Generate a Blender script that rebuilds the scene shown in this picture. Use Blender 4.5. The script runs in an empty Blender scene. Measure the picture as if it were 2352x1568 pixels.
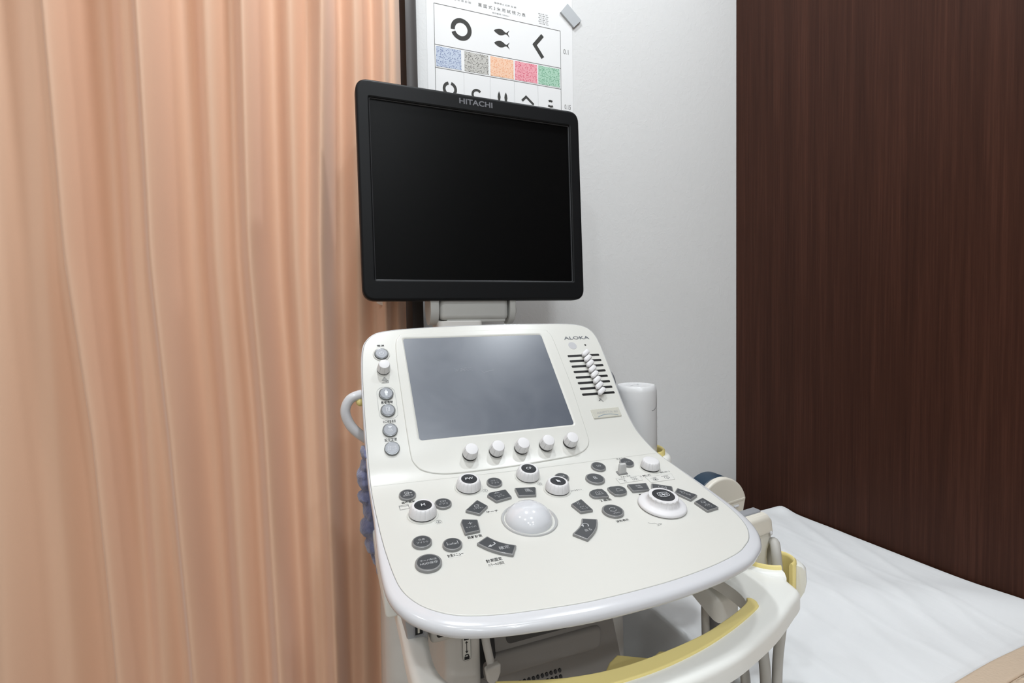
import bpy, bmesh, math, random
from mathutils import Vector as V, Matrix, noise
from mathutils.geometry import delaunay_2d_cdt
random.seed(7)
C = bpy.context.scene.collection
SC = bpy.context.scene
PI = math.pi
H = 1.12                      # eye height above the floor; geometry below is written relative to eye height

# ------------------------------------------------------------------ camera, world, lights, exposure
cam_data = bpy.data.cameras.new('camera')
cam_data.sensor_fit = 'HORIZONTAL'; cam_data.sensor_width = 36.0
cam_data.lens = 36.0 * 1146.7 / 2352.0
cam_data.clip_start = 0.02
cam = bpy.data.objects.new('camera', cam_data); C.objects.link(cam)
yaw, pit, rol = 0.378494, 0.039332, -0.0173465
fw = V((math.sin(yaw), math.cos(yaw), 0)); rt = V((math.cos(yaw), -math.sin(yaw), 0)); up = V((0, 0, 1))
f2 = fw * math.cos(pit) - up * math.sin(pit); u2 = up * math.cos(pit) + fw * math.sin(pit)
r3 = rt * math.cos(rol) + u2 * math.sin(rol); u3 = u2 * math.cos(rol) - rt * math.sin(rol)
cam.matrix_world = Matrix(((r3.x, u3.x, -f2.x, 0), (r3.y, u3.y, -f2.y, 0), (r3.z, u3.z, -f2.z, H), (0, 0, 0, 1)))
SC.camera = cam

world = bpy.data.worlds.new('world'); SC.world = world; world.use_nodes = True
world.node_tree.nodes['Background'].inputs[0].default_value = (1.0, 0.98, 0.96, 1)
world.node_tree.nodes['Background'].inputs[1].default_value = 0.25

def lamp(x, y, power, size=0.11, z=1.318):
    d = bpy.data.lights.new('downlight_and_wash', 'AREA'); d.shape = 'DISK'; d.size = size; d.energy = power
    d.color = (0.90, 0.955, 1.0)
    o = bpy.data.objects.new('downlight_and_wash', d); C.objects.link(o); o.location = (x, y, z + H)
    return o
for x, y, p in ((-0.45, -0.24, 5.0), (0.30, -0.24, 7.0), (-0.47, -1.25, 8), (0.32, -1.22, 8), (-0.45, -2.2, 8), (0.30, -2.2, 8), (0.80, 0.58, 5.0), (0.16, 0.62, 8.0), (-0.75, 0.45, 3.0)):  # lamps near the back wall are added to wash the wall and curtain
    lamp(x, y, p * 0.915)
SC.view_settings.view_transform = 'Standard'; SC.view_settings.look = 'None'
SC.view_settings.gamma = 1.0; SC.view_settings.use_curve_mapping = False
SC.view_settings.exposure = 0.0

# ------------------------------------------------------------------ materials
MATS = {}
def srgb(r, g, b):
    f = lambda c: (c / 255 / 12.92) if c / 255 <= 0.04045 else ((c / 255 + 0.055) / 1.055) ** 2.4
    return (f(r), f(g), f(b), 1)
def mat(name, col, rough=0.4, spec=0.5, metal=0.0, coat=0.0, trans=0.0, sss=0.0, bump=None, var=0.0, alpha=1.0, sheen=0.0):
    m = bpy.data.materials.new(name); m.use_nodes = True; nt = m.node_tree; b = nt.nodes['Principled BSDF']
    col = tuple(col) if len(col) == 4 else tuple(col) + (1,)
    b.inputs['Base Color'].default_value = col; b.inputs['Roughness'].default_value = rough
    b.inputs['Specular IOR Level'].default_value = spec; b.inputs['Metallic'].default_value = metal
    b.inputs['Coat Weight'].default_value = coat; b.inputs['Coat Roughness'].default_value = 0.08
    b.inputs['Transmission Weight'].default_value = trans; b.inputs['Alpha'].default_value = alpha
    b.inputs['Sheen Weight'].default_value = sheen
    if sss:
        b.inputs['Subsurface Weight'].default_value = sss; b.inputs['Subsurface Radius'].default_value = (0.01, 0.01, 0.01)
    tc = nt.nodes.new('ShaderNodeTexCoord')
    if var:
        n = nt.nodes.new('ShaderNodeTexNoise'); n.inputs['Scale'].default_value = 9; n.inputs['Detail'].default_value = 4
        nt.links.new(tc.outputs['Object'], n.inputs['Vector'])
        mx = nt.nodes.new('ShaderNodeMixRGB'); mx.blend_type = 'MULTIPLY'; mx.inputs[0].default_value = var; mx.inputs[1].default_value = col
        nt.links.new(n.outputs['Fac'], mx.inputs[2]); nt.links.new(mx.outputs[0], b.inputs['Base Color'])
    if bump:
        scale, strength, dist = bump
        n2 = nt.nodes.new('ShaderNodeTexNoise'); n2.inputs['Scale'].default_value = scale; n2.inputs['Detail'].default_value = 3
        nt.links.new(tc.outputs['Object'], n2.inputs['Vector'])
        bp = nt.nodes.new('ShaderNodeBump'); bp.inputs['Strength'].default_value = strength; bp.inputs['Distance'].default_value = dist
        nt.links.new(n2.outputs['Fac'], bp.inputs['Height']); nt.links.new(bp.outputs[0], b.inputs['Normal'])
    MATS[name] = m
    return m

M_cream = mat('cream_plastic', (0.68, 0.675, 0.63), 0.28, 0.5, bump=(900, 0.03, 0.0003))
M_rim = mat('white_gloss_plastic', (0.655, 0.66, 0.68), 0.2, 0.5, coat=0.3)
M_knob = mat('white_knob_plastic', (0.74, 0.73, 0.735), 0.42, 0.45, bump=(1500, 0.05, 0.0002))
M_shell = mat('grey_white_shell', (0.86, 0.86, 0.815), 0.35, 0.5)
M_hinge = mat('hinge_shaded_plastic', (0.56, 0.56, 0.53), 0.4, 0.45)  # darker copy of the shell plastic, carrying the shade below the monitor
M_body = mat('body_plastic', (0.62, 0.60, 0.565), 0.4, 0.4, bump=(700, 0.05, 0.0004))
M_front = mat('shaded_grey_plastic', (0.24, 0.225, 0.21), 0.45, 0.4, bump=(800, 0.05, 0.0004))  # grey cover plastic, colour darkened further to carry the shade under the console
M_dkgrey = mat('slate_plastic', (0.17, 0.175, 0.185), 0.4, 0.5)
M_usb = mat('usb_grey_plastic', (0.40, 0.405, 0.42), 0.35, 0.5)
M_black = mat('black_plastic', (0.012, 0.012, 0.013), 0.35, 0.5)
M_monitor = mat('monitor_black_plastic', (0.0085, 0.009, 0.0098), 0.40, 0.16, bump=(1200, 0.08, 0.0003))
M_glass = mat('monitor_screen_glass', (0.0025, 0.0026, 0.0027), 0.33, 0.10)
M_ring = mat('translucent_key_rubber', (0.235, 0.235, 0.232), 0.25, 0.5, coat=0.25)
M_cap = mat('dark_key_print', (0.062, 0.066, 0.071), 0.35, 0.5)
M_ring2 = mat('silver_key_ring', (0.20, 0.21, 0.215), 0.2, 0.6, metal=0.35)
M_cap2 = mat('silver_key_cap', (0.34, 0.355, 0.385), 0.28, 0.5, coat=0.3)
M_kcap = mat('knob_black_cap', (0.020, 0.022, 0.027), 0.38, 0.5)
M_wprint = mat('white_print', (0.50, 0.51, 0.52), 0.5, 0.3)
M_wprint2 = mat('bright_print', (0.85, 0.87, 0.9), 0.5, 0.3)
M_kprint = mat('black_print', (0.014, 0.014, 0.016), 0.5, 0.3)
M_gprint = mat('grey_print', (0.105, 0.11, 0.125), 0.5, 0.3)
M_lprint = mat('light_grey_print', (0.42, 0.42, 0.41), 0.5, 0.3)
M_logo = mat('monitor_logo_print', (0.17, 0.17, 0.185), 0.4, 0.5)
M_lab = mat('clear_label_film', (0.69, 0.686, 0.645), 0.28, 0.5)
M_plate = mat('pearl_name_plate', (0.58, 0.57, 0.50), 0.15, 0.5, coat=0.5)
M_ball = mat('frosted_trackball', (0.70, 0.71, 0.735), 0.12, 0.5, coat=0.6, sss=0.3)
M_ballring = mat('clear_ring_plastic', (0.46, 0.46, 0.455), 0.15, 0.55, coat=0.4)
M_yellow = mat('yellow_grip_rubber', (0.86, 0.72, 0.29), 0.42, 0.4, bump=(1200, 0.05, 0.0003))
M_probe = mat('probe_cream_plastic', (0.70, 0.665, 0.585), 0.32, 0.5)
M_navy = mat('navy_lens_rubber', (0.010, 0.032, 0.060), 0.35, 0.4)
M_lens = mat('grey_lens_rubber', (0.28, 0.285, 0.30), 0.4, 0.4)
M_cable = mat('grey_cable_sheath', (0.47, 0.455, 0.42), 0.45, 0.4)
M_bottle = mat('milky_bottle_plastic', (0.74, 0.745, 0.75), 0.25, 0.5, sss=0.3)
M_towel = mat('slate_blue_terry', (0.20, 0.21, 0.335), 0.95, 0.1, bump=(700, 0.6, 0.0012), sheen=0.4, var=0.3)
M_toggle = mat('frosted_switch', (0.55, 0.55, 0.54), 0.3, 0.5, sss=0.3)
M_mattress = mat('mattress_vinyl', (0.55, 0.54, 0.52), 0.5, 0.3)
M_metal = mat('bed_frame_steel', (0.5, 0.5, 0.5), 0.35, 0.5, metal=0.8)
M_paper = mat('chart_paper', (0.86, 0.86, 0.855), 0.55, 0.3)
M_ink = mat('chart_ink', (0.055, 0.054, 0.050), 0.6, 0.2)
M_line = mat('chart_line_ink', (0.22, 0.22, 0.215), 0.6, 0.2)
M_magnet = mat('grey_magnet', (0.50, 0.52, 0.535), 0.4, 0.4)
M_ceil = mat('ceiling_paint', (0.82, 0.82, 0.80), 0.8, 0.2, bump=(60, 0.1, 0.002))
M_floor = mat('floor_vinyl', (0.45, 0.37, 0.28), 0.45, 0.3, var=0.3)
M_tag = mat('curtain_ribbon', (0.80, 0.66, 0.55), 0.7, 0.2)

def nodes_of(name, rough, spec=0.3):
    m = bpy.data.materials.new(name); m.use_nodes = True; nt = m.node_tree; b = nt.nodes['Principled BSDF']
    b.inputs['Roughness'].default_value = rough; b.inputs['Specular IOR Level'].default_value = spec
    tc = nt.nodes.new('ShaderNodeTexCoord'); mp = nt.nodes.new('ShaderNodeMapping')
    nt.links.new(tc.outputs['Object'], mp.inputs['Vector'])
    return m, nt, b, mp
def ramp(nt, stops):
    r = nt.nodes.new('ShaderNodeValToRGB'); e = r.color_ramp.elements
    e[0].position, e[0].color = stops[0]; e[1].position, e[1].color = stops[-1]
    for p, c in stops[1:-1]:
        k = e.new(p); k.color = c
    return r

# plastered wallpaper
M_wall, nt, b, mp = nodes_of('plaster_wallpaper', 0.75, 0.25)
b.inputs['Base Color'].default_value = (0.775, 0.775, 0.765, 1)
n1 = nt.nodes.new('ShaderNodeTexNoise'); n1.inputs['Scale'].default_value = 95; n1.inputs['Detail'].default_value = 5; n1.inputs['Distortion'].default_value = 0.6
nt.links.new(mp.outputs[0], n1.inputs['Vector'])
n2 = nt.nodes.new('ShaderNodeTexVoronoi'); n2.feature = 'DISTANCE_TO_EDGE'; n2.inputs['Scale'].default_value = 22
n3 = nt.nodes.new('ShaderNodeTexNoise'); n3.inputs['Scale'].default_value = 14; n3.inputs['Detail'].default_value = 3
nt.links.new(mp.outputs[0], n3.inputs['Vector'])
ad = nt.nodes.new('ShaderNodeMixRGB'); ad.inputs[0].default_value = 0.25
nt.links.new(mp.outputs[0], ad.inputs[1]); nt.links.new(n3.outputs['Color'], ad.inputs[2]); nt.links.new(ad.outputs[0], n2.inputs['Vector'])
cr = ramp(nt, [(0.0, (1, 1, 1, 1)), (0.06, (0, 0, 0, 1))]); nt.links.new(n2.outputs['Distance'], cr.inputs[0])
mm = nt.nodes.new('ShaderNodeMath'); mm.operation = 'MULTIPLY_ADD'; mm.inputs[1].default_value = 0.16
nt.links.new(cr.outputs[0], mm.inputs[0]); nt.links.new(n1.outputs['Fac'], mm.inputs[2])
bp = nt.nodes.new('ShaderNodeBump'); bp.inputs['Strength'].default_value = 0.22; bp.inputs['Distance'].default_value = 0.0022
nt.links.new(mm.outputs[0], bp.inputs['Height']); nt.links.new(bp.outputs[0], b.inputs['Normal'])

# dark wood veneer with vertical grain
M_wood, nt, b, mp = nodes_of('dark_wood_veneer', 0.45, 0.12)
mp.inputs['Scale'].default_value = (1, 1, 0.018)
n1 = nt.nodes.new('ShaderNodeTexNoise'); n1.inputs['Scale'].default_value = 260; n1.inputs['Detail'].default_value = 5; n1.inputs['Roughness'].default_value = 0.65
n2 = nt.nodes.new('ShaderNodeTexNoise'); n2.inputs['Scale'].default_value = 34; n2.inputs['Detail'].default_value = 3
nt.links.new(mp.outputs[0], n1.inputs['Vector']); nt.links.new(mp.outputs[0], n2.inputs['Vector'])
mx = nt.nodes.new('ShaderNodeMixRGB'); mx.inputs[0].default_value = 0.4
nt.links.new(n1.outputs['Fac'], mx.inputs[1]); nt.links.new(n2.outputs['Fac'], mx.inputs[2])
cr = ramp(nt, [(0.30, (0.029, 0.0108, 0.0066, 1)), (0.52, (0.047, 0.0175, 0.0106, 1)), (0.72, (0.075, 0.0285, 0.0175, 1))])
nt.links.new(mx.outputs[0], cr.inputs[0]); nt.links.new(cr.outputs[0], b.inputs['Base Color'])
bp = nt.nodes.new('ShaderNodeBump'); bp.inputs['Strength'].default_value = 0.08; bp.inputs['Distance'].default_value = 0.001
nt.links.new(n1.outputs['Fac'], bp.inputs['Height']); nt.links.new(bp.outputs[0], b.inputs['Normal'])
M_post = mat('dark_door_jamb', (0.030, 0.023, 0.020), 0.4, 0.45)

# satin curtain cloth
M_curtain = bpy.data.materials.new('peach_curtain_cloth'); M_curtain.use_nodes = True; nt = M_curtain.node_tree
b = nt.nodes['Principled BSDF']; b.inputs['Base Color'].default_value = (0.90, 0.585, 0.405, 1); b.inputs['Roughness'].default_value = 0.55
b.inputs['Specular IOR Level'].default_value = 0.35; b.inputs['Sheen Weight'].default_value = 0.35
tr = nt.nodes.new('ShaderNodeBsdfTranslucent'); tr.inputs['Color'].default_value = (0.85, 0.50, 0.32, 1)
ms = nt.nodes.new('ShaderNodeMixShader'); ms.inputs[0].default_value = 0.12
nt.links.new(b.outputs[0], ms.inputs[1]); nt.links.new(tr.outputs[0], ms.inputs[2]); nt.links.new(ms.outputs[0], nt.nodes['Material Output'].inputs['Surface'])
tc = nt.nodes.new('ShaderNodeTexCoord'); n1 = nt.nodes.new('ShaderNodeTexNoise'); n1.inputs['Scale'].default_value = 700; n1.inputs['Detail'].default_value = 2
nt.links.new(tc.outputs['Object'], n1.inputs['Vector'])
bp = nt.nodes.new('ShaderNodeBump'); bp.inputs['Strength'].default_value = 0.12; bp.inputs['Distance'].default_value = 0.0008
nt.links.new(n1.outputs['Fac'], bp.inputs['Height']); nt.links.new(bp.outputs[0], b.inputs['Normal'])

# sheet and blanket
M_sheet, nt, b, mp = nodes_of('white_bed_sheet_cotton', 0.85, 0.2)
b.inputs['Base Color'].default_value = (0.84, 0.85, 0.855, 1)
mp.inputs['Scale'].default_value = (1, 0.25, 1); mp.inputs['Rotation'].default_value = (0, 0, 0.15)
n1 = nt.nodes.new('ShaderNodeTexNoise'); n1.inputs['Scale'].default_value = 16; n1.inputs['Detail'].default_value = 5
nt.links.new(mp.outputs[0], n1.inputs['Vector'])
bp = nt.nodes.new('ShaderNodeBump'); bp.inputs['Strength'].default_value = 0.25; bp.inputs['Distance'].default_value = 0.006
nt.links.new(n1.outputs['Fac'], bp.inputs['Height']); nt.links.new(bp.outputs[0], b.inputs['Normal'])
M_blanket, nt, b, mp = nodes_of('beige_waffle_blanket', 0.95, 0.1)
mp.inputs['Scale'].default_value = (1, 2.6, 1)
n1 = nt.nodes.new('ShaderNodeTexVoronoi'); n1.inputs['Scale'].default_value = 90; n1.inputs['Randomness'].default_value = 0.9
nt.links.new(mp.outputs[0], n1.inputs['Vector'])
cr = ramp(nt, [(0.0, (0.70, 0.565, 0.43, 1)), (0.75, (0.64, 0.50, 0.37, 1)), (1.0, (0.36, 0.255, 0.18, 1))])
nt.links.new(n1.outputs['Distance'], cr.inputs[0]); nt.links.new(cr.outputs[0], b.inputs['Base Color'])
bp = nt.nodes.new('ShaderNodeBump'); bp.invert = True; bp.inputs['Strength'].default_value = 0.9; bp.inputs['Distance'].default_value = 0.004
nt.links.new(n1.outputs['Distance'], bp.inputs['Height']); nt.links.new(bp.outputs[0], b.inputs['Normal'])
M_hem = mat('beige_blanket_hem', (0.64, 0.505, 0.38), 0.9, 0.1, bump=(260, 0.4, 0.002))

# hazy touch screen
M_touch, nt, b, mp = nodes_of('hazy_touch_glass', 0.22, 0.8)
b.inputs['Coat Weight'].default_value = 0.2; b.inputs['Coat Roughness'].default_value = 0.35
n1 = nt.nodes.new('ShaderNodeTexNoise'); n1.inputs['Scale'].default_value = 14; n1.inputs['Detail'].default_value = 6; n1.inputs['Distortion'].default_value = 2
nt.links.new(mp.outputs[0], n1.inputs['Vector'])
cr = ramp(nt, [(0.3, (0.092, 0.107, 0.135, 1)), (0.75, (0.106, 0.121, 0.149, 1))]); nt.links.new(n1.outputs['Fac'], cr.inputs[0])
nt.links.new(cr.outputs[0], b.inputs['Base Color'])
cr2 = ramp(nt, [(0.3, (0.29, 0.29, 0.29, 1)), (0.7, (0.33, 0.33, 0.33, 1))]); nt.links.new(n1.outputs['Fac'], cr2.inputs[0])
nt.links.new(cr2.outputs[0], b.inputs['Roughness'])

def dot_mat(name, ground, dots):
    m, nt, b, mp = nodes_of(name, 0.6, 0.2)
    v = nt.nodes.new('ShaderNodeTexVoronoi'); v.inputs['Scale'].default_value = 380; v.inputs['Randomness'].default_value = 0.62; v.feature = 'F1'
    nt.links.new(mp.outputs[0], v.inputs['Vector'])
    r = ramp(nt, [(0.22, dots), (0.50, ground)]); nt.links.new(v.outputs['Distance'], r.inputs[0]); nt.links.new(r.outputs[0], b.inputs['Base Color'])
    return m

# ------------------------------------------------------------------ object helpers
ORG = {}
def link(o, parent, org):
    C.objects.link(o); ORG[o.name] = org
    if parent is not None:
        o.parent = parent; o.location = org - ORG[parent.name]
    else:
        o.location = org + V((0, 0, H))
    return o
def tag(o, label=None, cat=None, group=None, kind=None):
    for k, v in (('label', label), ('category', cat), ('group', group), ('kind', kind)):
        if v: o[k] = v
    return o
def thing(name, label, cat, base, group=None):
    o = bpy.data.objects.new(name, None); o.empty_display_size = 0.05
    link(o, None, V(base)); return tag(o, label, cat, group)
def add(name, verts, faces, m, parent=None, smooth=True, sharp=None):
    vs = [V(v) for v in verts]
    lo = V([min(v[i] for v in vs) for i in range(3)]); hi = V([max(v[i] for v in vs) for i in range(3)])
    org = V(((lo.x + hi.x) / 2, (lo.y + hi.y) / 2, lo.z))
    me = bpy.data.meshes.new(name); me.from_pydata([v - org for v in vs], [], faces)
    bm = bmesh.new(); bm.from_mesh(me); bmesh.ops.recalc_face_normals(bm, faces=bm.faces); bm.to_mesh(me); bm.free()
    me.polygons.foreach_set('use_smooth', [smooth] * len(me.polygons))
    if smooth and sharp is not None:
        me.set_sharp_from_angle(angle=math.radians(sharp))
    me.materials.append(m); me.update()
    return link(bpy.data.objects.new(name, me), parent, org)
def bm_add(name, bm, m, parent=None, smooth=True, sharp=None):
    bm.verts.ensure_lookup_table()
    for i, v in enumerate(bm.verts): v.index = i
    vs = [v.co.copy() for v in bm.verts]; fs = [[v.index for v in f.verts] for f in bm.faces]; bm.free()
    return add(name, vs, fs, m, parent, smooth, sharp)
def join(parts):
    vs, fs = [], []
    for v, f in parts:
        k = len(vs); vs += v; fs += [[i + k for i in q] for q in f]
    return vs, fs
def box_geo(x0, x1, y0, y1, z0, z1, bev=0.0, seg=2, tweak=None):
    bm = bmesh.new(); bmesh.ops.create_cube(bm, size=1)
    for v in bm.verts:
        v.co = V((x0 + (v.co.x + .5) * (x1 - x0), y0 + (v.co.y + .5) * (y1 - y0), z0 + (v.co.z + .5) * (z1 - z0)))
    if tweak: 
        for v in bm.verts: v.co = V(tweak(v.co))
    if bev: bmesh.ops.bevel(bm, geom=list(bm.edges), offset=bev, segments=seg, profile=0.5, affect='EDGES')
    vs = [v.co.copy() for v in bm.verts]; bm.verts.index_update(); fs = [[v.index for v in f.verts] for f in bm.faces]; bm.free()
    return vs, fs
def box(name, x0, x1, y0, y1, z0, z1, m, parent=None, bev=0.0, seg=2, tweak=None):
    vs, fs = box_geo(x0, x1, y0, y1, z0, z1, bev, seg, tweak)
    return add(name, vs, fs, m, parent, bev > 0, 40)
def tube_geo(pts, r, seg=12, caps=True, flat=1.0):
    P = [V(p) for p in pts]; n = len(P); vs, fs = [], []
    rr = r if isinstance(r, (list, tuple)) else [r] * n
    T0 = (P[1] - P[0]).normalized(); N = T0.orthogonal().normalized()
    for i in range(n):
        T = (P[min(i + 1, n - 1)] - P[max(i - 1, 0)]).normalized()
        N = (N - T * N.dot(T)).normalized(); B = T.cross(N)
        for k in range(seg):
            a = 2 * PI * k / seg; vs.append(P[i] + (N * math.cos(a) * flat + B * math.sin(a)) * rr[i])
    for i in range(n - 1):
        for k in range(seg):
            fs.append([i * seg + k, i * seg + (k + 1) % seg, (i + 1) * seg + (k + 1) % seg, (i + 1) * seg + k])
    if caps: fs += [list(range(seg))[::-1], [(n - 1) * seg + k for k in range(seg)]]
    return vs, fs
def spline(pts, n=8, closed=False):
    P = [V(p) for p in pts]; out = []; m = len(P)
    rng = range(m if closed else m - 1)
    for i in rng:
        g = (lambda k: P[k % m]) if closed else (lambda k: P[max(0, min(m - 1, k))])
        a, b_, c, d = g(i - 1), g(i), g(i + 1), g(i + 2)
        for k in range(n):
            t = k / n
            out.append(0.5 * ((2 * b_) + (c - a) * t + (2 * a - 5 * b_ + 4 * c - d) * t * t + (3 * b_ - a - 3 * c + d) * t ** 3))
    if not closed: out.append(P[-1])
    return out

# ------------------------------------------------------------------ 2D outlines
def circle(x, y, r, n=40): return [(x + r * math.cos(2 * PI * k / n), y + r * math.sin(2 * PI * k / n)) for k in range(n)]
def area2(p): return sum(p[i][0] * p[(i + 1) % len(p)][1] - p[(i + 1) % len(p)][0] * p[i][1] for i in range(len(p))) / 2
def ccw(p): return list(p) if area2(p) > 0 else list(p)[::-1]
def fillet(pts, r, seg=5):
    out = []; n = len(pts)
    for i in range(n):
        a, b_, c = V(pts[i - 1]), V(pts[i]), V(pts[(i + 1) % n])
        u, w = (a - b_), (c - b_); lu, lw = u.length, w.length; u.normalize(); w.normalize()
        ang = math.acos(max(-1, min(1, u.dot(w))))
        if ang > 3.0: out.append(tuple(b_)); continue
        d = min(r / math.tan(ang / 2), lu * 0.45, lw * 0.45)
        p0, p1 = b_ + u * d, b_ + w * d
        for k in range(seg + 1):
            t = k / seg; out.append(tuple(p0 * (1 - t) ** 2 + b_ * 2 * t * (1 - t) + p1 * t * t))
    return out
def smooth2(pts, n=6): return [(p.x, p.y) for p in spline([(x, y, 0) for x, y in pts], n, True)]
def offset(pts, d):
    """move a counter-clockwise outline outward by d"""
    out = []; n = len(pts)
    for i in range(n):
        a, b_, c = V(pts[i - 1]), V(pts[i]), V(pts[(i + 1) % n])
        e1, e2 = (b_ - a), (c - b_)
        if e1.length < 1e-9: e1 = e2
        if e2.length < 1e-9: e2 = e1
        e1, e2 = e1.normalized(), e2.normalized()
        n1, n2 = V((e1.y, -e1.x)), V((e2.y, -e2.x)); m = n1 + n2
        if m.length < 1e-6: m = n1
        m.normalize(); k = max(0.5, m.dot(n1))
        out.append(tuple(b_ + m * (d / k)))
    return out
def inside(p, poly):
    x, y = p; c = False; j = len(poly) - 1
    for i in range(len(poly)):
        xi, yi = poly[i]; xj, yj = poly[j]
        if (yi > y) != (yj > y) and x < (xj - xi) * (y - yi) / (yj - yi) + xi: c = not c
        j = i
    return c
def cap_tris(outer, hole=None, grid=None):
    pts = [V(p) for p in outer]; edges = [(i, (i + 1) % len(outer)) for i in range(len(outer))]
    if hole:
        k = len(pts); pts += [V(p) for p in hole]; edges += [(k + i, k + (i + 1) % len(hole)) for i in range(len(hole))]
    if grid:
        xs = [p[0] for p in outer]; ys = [p[1] for p in outer]
        ins = offset(ccw(outer), -grid * 0.5)
        hol = offset(ccw(hole), grid * 0.5) if hole else None
        y = min(ys) + grid
        while y < max(ys):
            x = min(xs) + grid
            while x < max(xs):
                if inside((x, y), ins) and not (hol and inside((x, y), hol)): pts.append(V((x, y)))
                x += grid
            y += grid
    r = delaunay_2d_cdt(pts, edges, [], 0, 1e-7)
    tris = []
    for f in r[2]:
        c = sum((r[0][i] for i in f), V((0, 0))) / len(f)
        if inside(c, outer) and not (hole and inside(c, hole)): tris.append(list(f))
    return [tuple(p) for p in r[0]], tris
def slab_geo(outline, h0, h1, bev, mapf, hole=None, holebev=None, grid=None, seg=3, bottom=True):
    o = ccw(outline); vs, fs = [], []
    loops = [(0, h0), (0, h1 - bev)] + [(bev * (1 - math.cos(PI / 2 * k / seg)), h1 - bev + bev * math.sin(PI / 2 * k / seg)) for k in range(1, seg + 1)] if bev > 0 else [(0, h0), (0, h1)]
    if bev > 0: loops.append((bev * 1.35, h1))
    n = len(o)
    for ins, h in loops: vs += [mapf(x, y, h) for x, y in (offset(o, -ins) if ins else o)]
    for l in range(len(loops) - 1):
        for i in range(n): fs.append([l * n + i, l * n + (i + 1) % n, (l + 1) * n + (i + 1) % n, (l + 1) * n + i])
    top = offset(o, -loops[-1][0]) if loops[-1][0] else o
    htop = None
    if hole:
        hl = ccw(hole); hb = holebev or bev; k0 = len(vs); nh = len(hl)
        hloops = [(hb * 1.2, h1), (hb, h1), (hb * 0.75, h1 - hb * 0.06), (hb * 0.4, h1 - hb * 0.25), (0, h1 - hb * 0.55), (0, h0)]
        for off_, h in hloops: vs += [mapf(x, y, h) for x, y in (offset(hl, off_) if off_ else hl)]
        for l in range(len(hloops) - 1):
            for i in range(nh): fs.append([k0 + l * nh + i, k0 + (l + 1) * nh + i, k0 + (l + 1) * nh + (i + 1) % nh, k0 + l * nh + (i + 1) % nh])
        htop = offset(hl, hb * 1.2)
    p2, tr = cap_tris(top, htop, grid); k = len(vs)
    vs += [mapf(x, y, h1) for x, y in p2]; fs += [[k + i for i in t] for t in tr]
    if bottom and not hole: fs.append(list(range(n))[::-1])
    bm = bmesh.new(); bv = [bm.verts.new(v) for v in vs]
    for f in fs:
        try: bm.faces.new([bv[i] for i in f])
        except ValueError: pass
    bmesh.ops.remove_doubles(bm, verts=bm.verts, dist=1e-6)
    vs = [v.co.copy() for v in bm.verts]; bm.verts.index_update(); fs = [[v.index for v in f.verts] for f in bm.faces]; bm.free()
    return vs, fs
def slab(name, outline, h0, h1, bev, mapf, m, parent=None, **k):
    sharp = k.pop('sharp', 50); vs, fs = slab_geo(outline, h0, h1, bev, mapf, **k)
    return add(name, vs, fs, m, parent, True, sharp)

# ------------------------------------------------------------------ flat lettering and icons
class Art:
    def __init__(self): self.v, self.f = [], []
    def poly(self, pts):
        k = len(self.v); self.v += [tuple(p[:2]) for p in pts]; self.f.append(list(range(k, k + len(pts)))); return self
    def stroke(self, pts, w, closed=False):
        P = [V(p) for p in pts]; n = len(P); L, R = [], []
        for i in range(n):
            a = P[i - 1] if (closed or i > 0) else P[i]; c = P[(i + 1) % n] if (closed or i < n - 1) else P[i]
            e1 = (P[i] - a); e2 = (c - P[i]); e1 = e1.normalized() if e1.length > 1e-9 else e2.normalized(); e2 = e2.normalized() if e2.length > 1e-9 else e1
            n1 = V((-e1.y, e1.x)); n2 = V((-e2.y, e2.x)); m = (n1 + n2); m = m.normalized() if m.length > 1e-6 else n1
            q = m * (w / 2 / max(0.4, m.dot(n1))); L.append(P[i] + q); R.append(P[i] - q)
        for i in range(n if closed else n - 1):
            j = (i + 1) % n; self.poly([R[i], R[j], L[j], L[i]])
        return self
    def arc(self, x, y, r, a0, a1, w, n=20, ry=None):
        ry = ry or r
        return self.stroke([(x + r * math.cos(math.radians(a0 + (a1 - a0) * k / n)), y + ry * math.sin(math.radians(a0 + (a1 - a0) * k / n))) for k in range(n + 1)], w)
    def disc(self, x, y, r, ry=None, n=24):
        ry = ry or r; return self.poly([(x + r * math.cos(2 * PI * k / n), y + ry * math.sin(2 * PI * k / n)) for k in range(n)])
    def text(self, body, x, y, h, w=None, rot=0.0, bold=0.0, shear=0.0):
        c = bpy.data.curves.new('lettering', 'FONT'); c.body = body; c.resolution_u = 3; c.offset = bold; c.shear = shear
        o = bpy.data.objects.new('lettering', c); me = o.to_mesh()
        co = [v.co.copy() for v in me.vertices]; fs = [list(p.vertices) for p in me.polygons]; o.to_mesh_clear()
        bpy.data.objects.remove(o); bpy.data.curves.remove(c)
        if not co: return self
        x0, x1 = min(v.x for v in co), max(v.x for v in co); y0, y1 = min(v.y for v in co), max(v.y for v in co)
        sy = h / max(y1 - y0, 1e-6); sx = (w / max(x1 - x0, 1e-6)) if w else sy
        cs, sn = math.cos(rot), math.sin(rot); k = len(self.v)
        for v in co:
            u, q = (v.x - (x0 + x1) / 2) * sx, (v.y - (y0 + y1) / 2) * sy
            self.v.append((x + u * cs - q * sn, y + u * sn + q * cs))
        self.f += [[i + k for i in q] for q in fs]; return self
    def build(self, name, m, parent, mapf):
        return add(name, [mapf(u, v) for u, v in self.v], self.f, m, parent, False)

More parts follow.
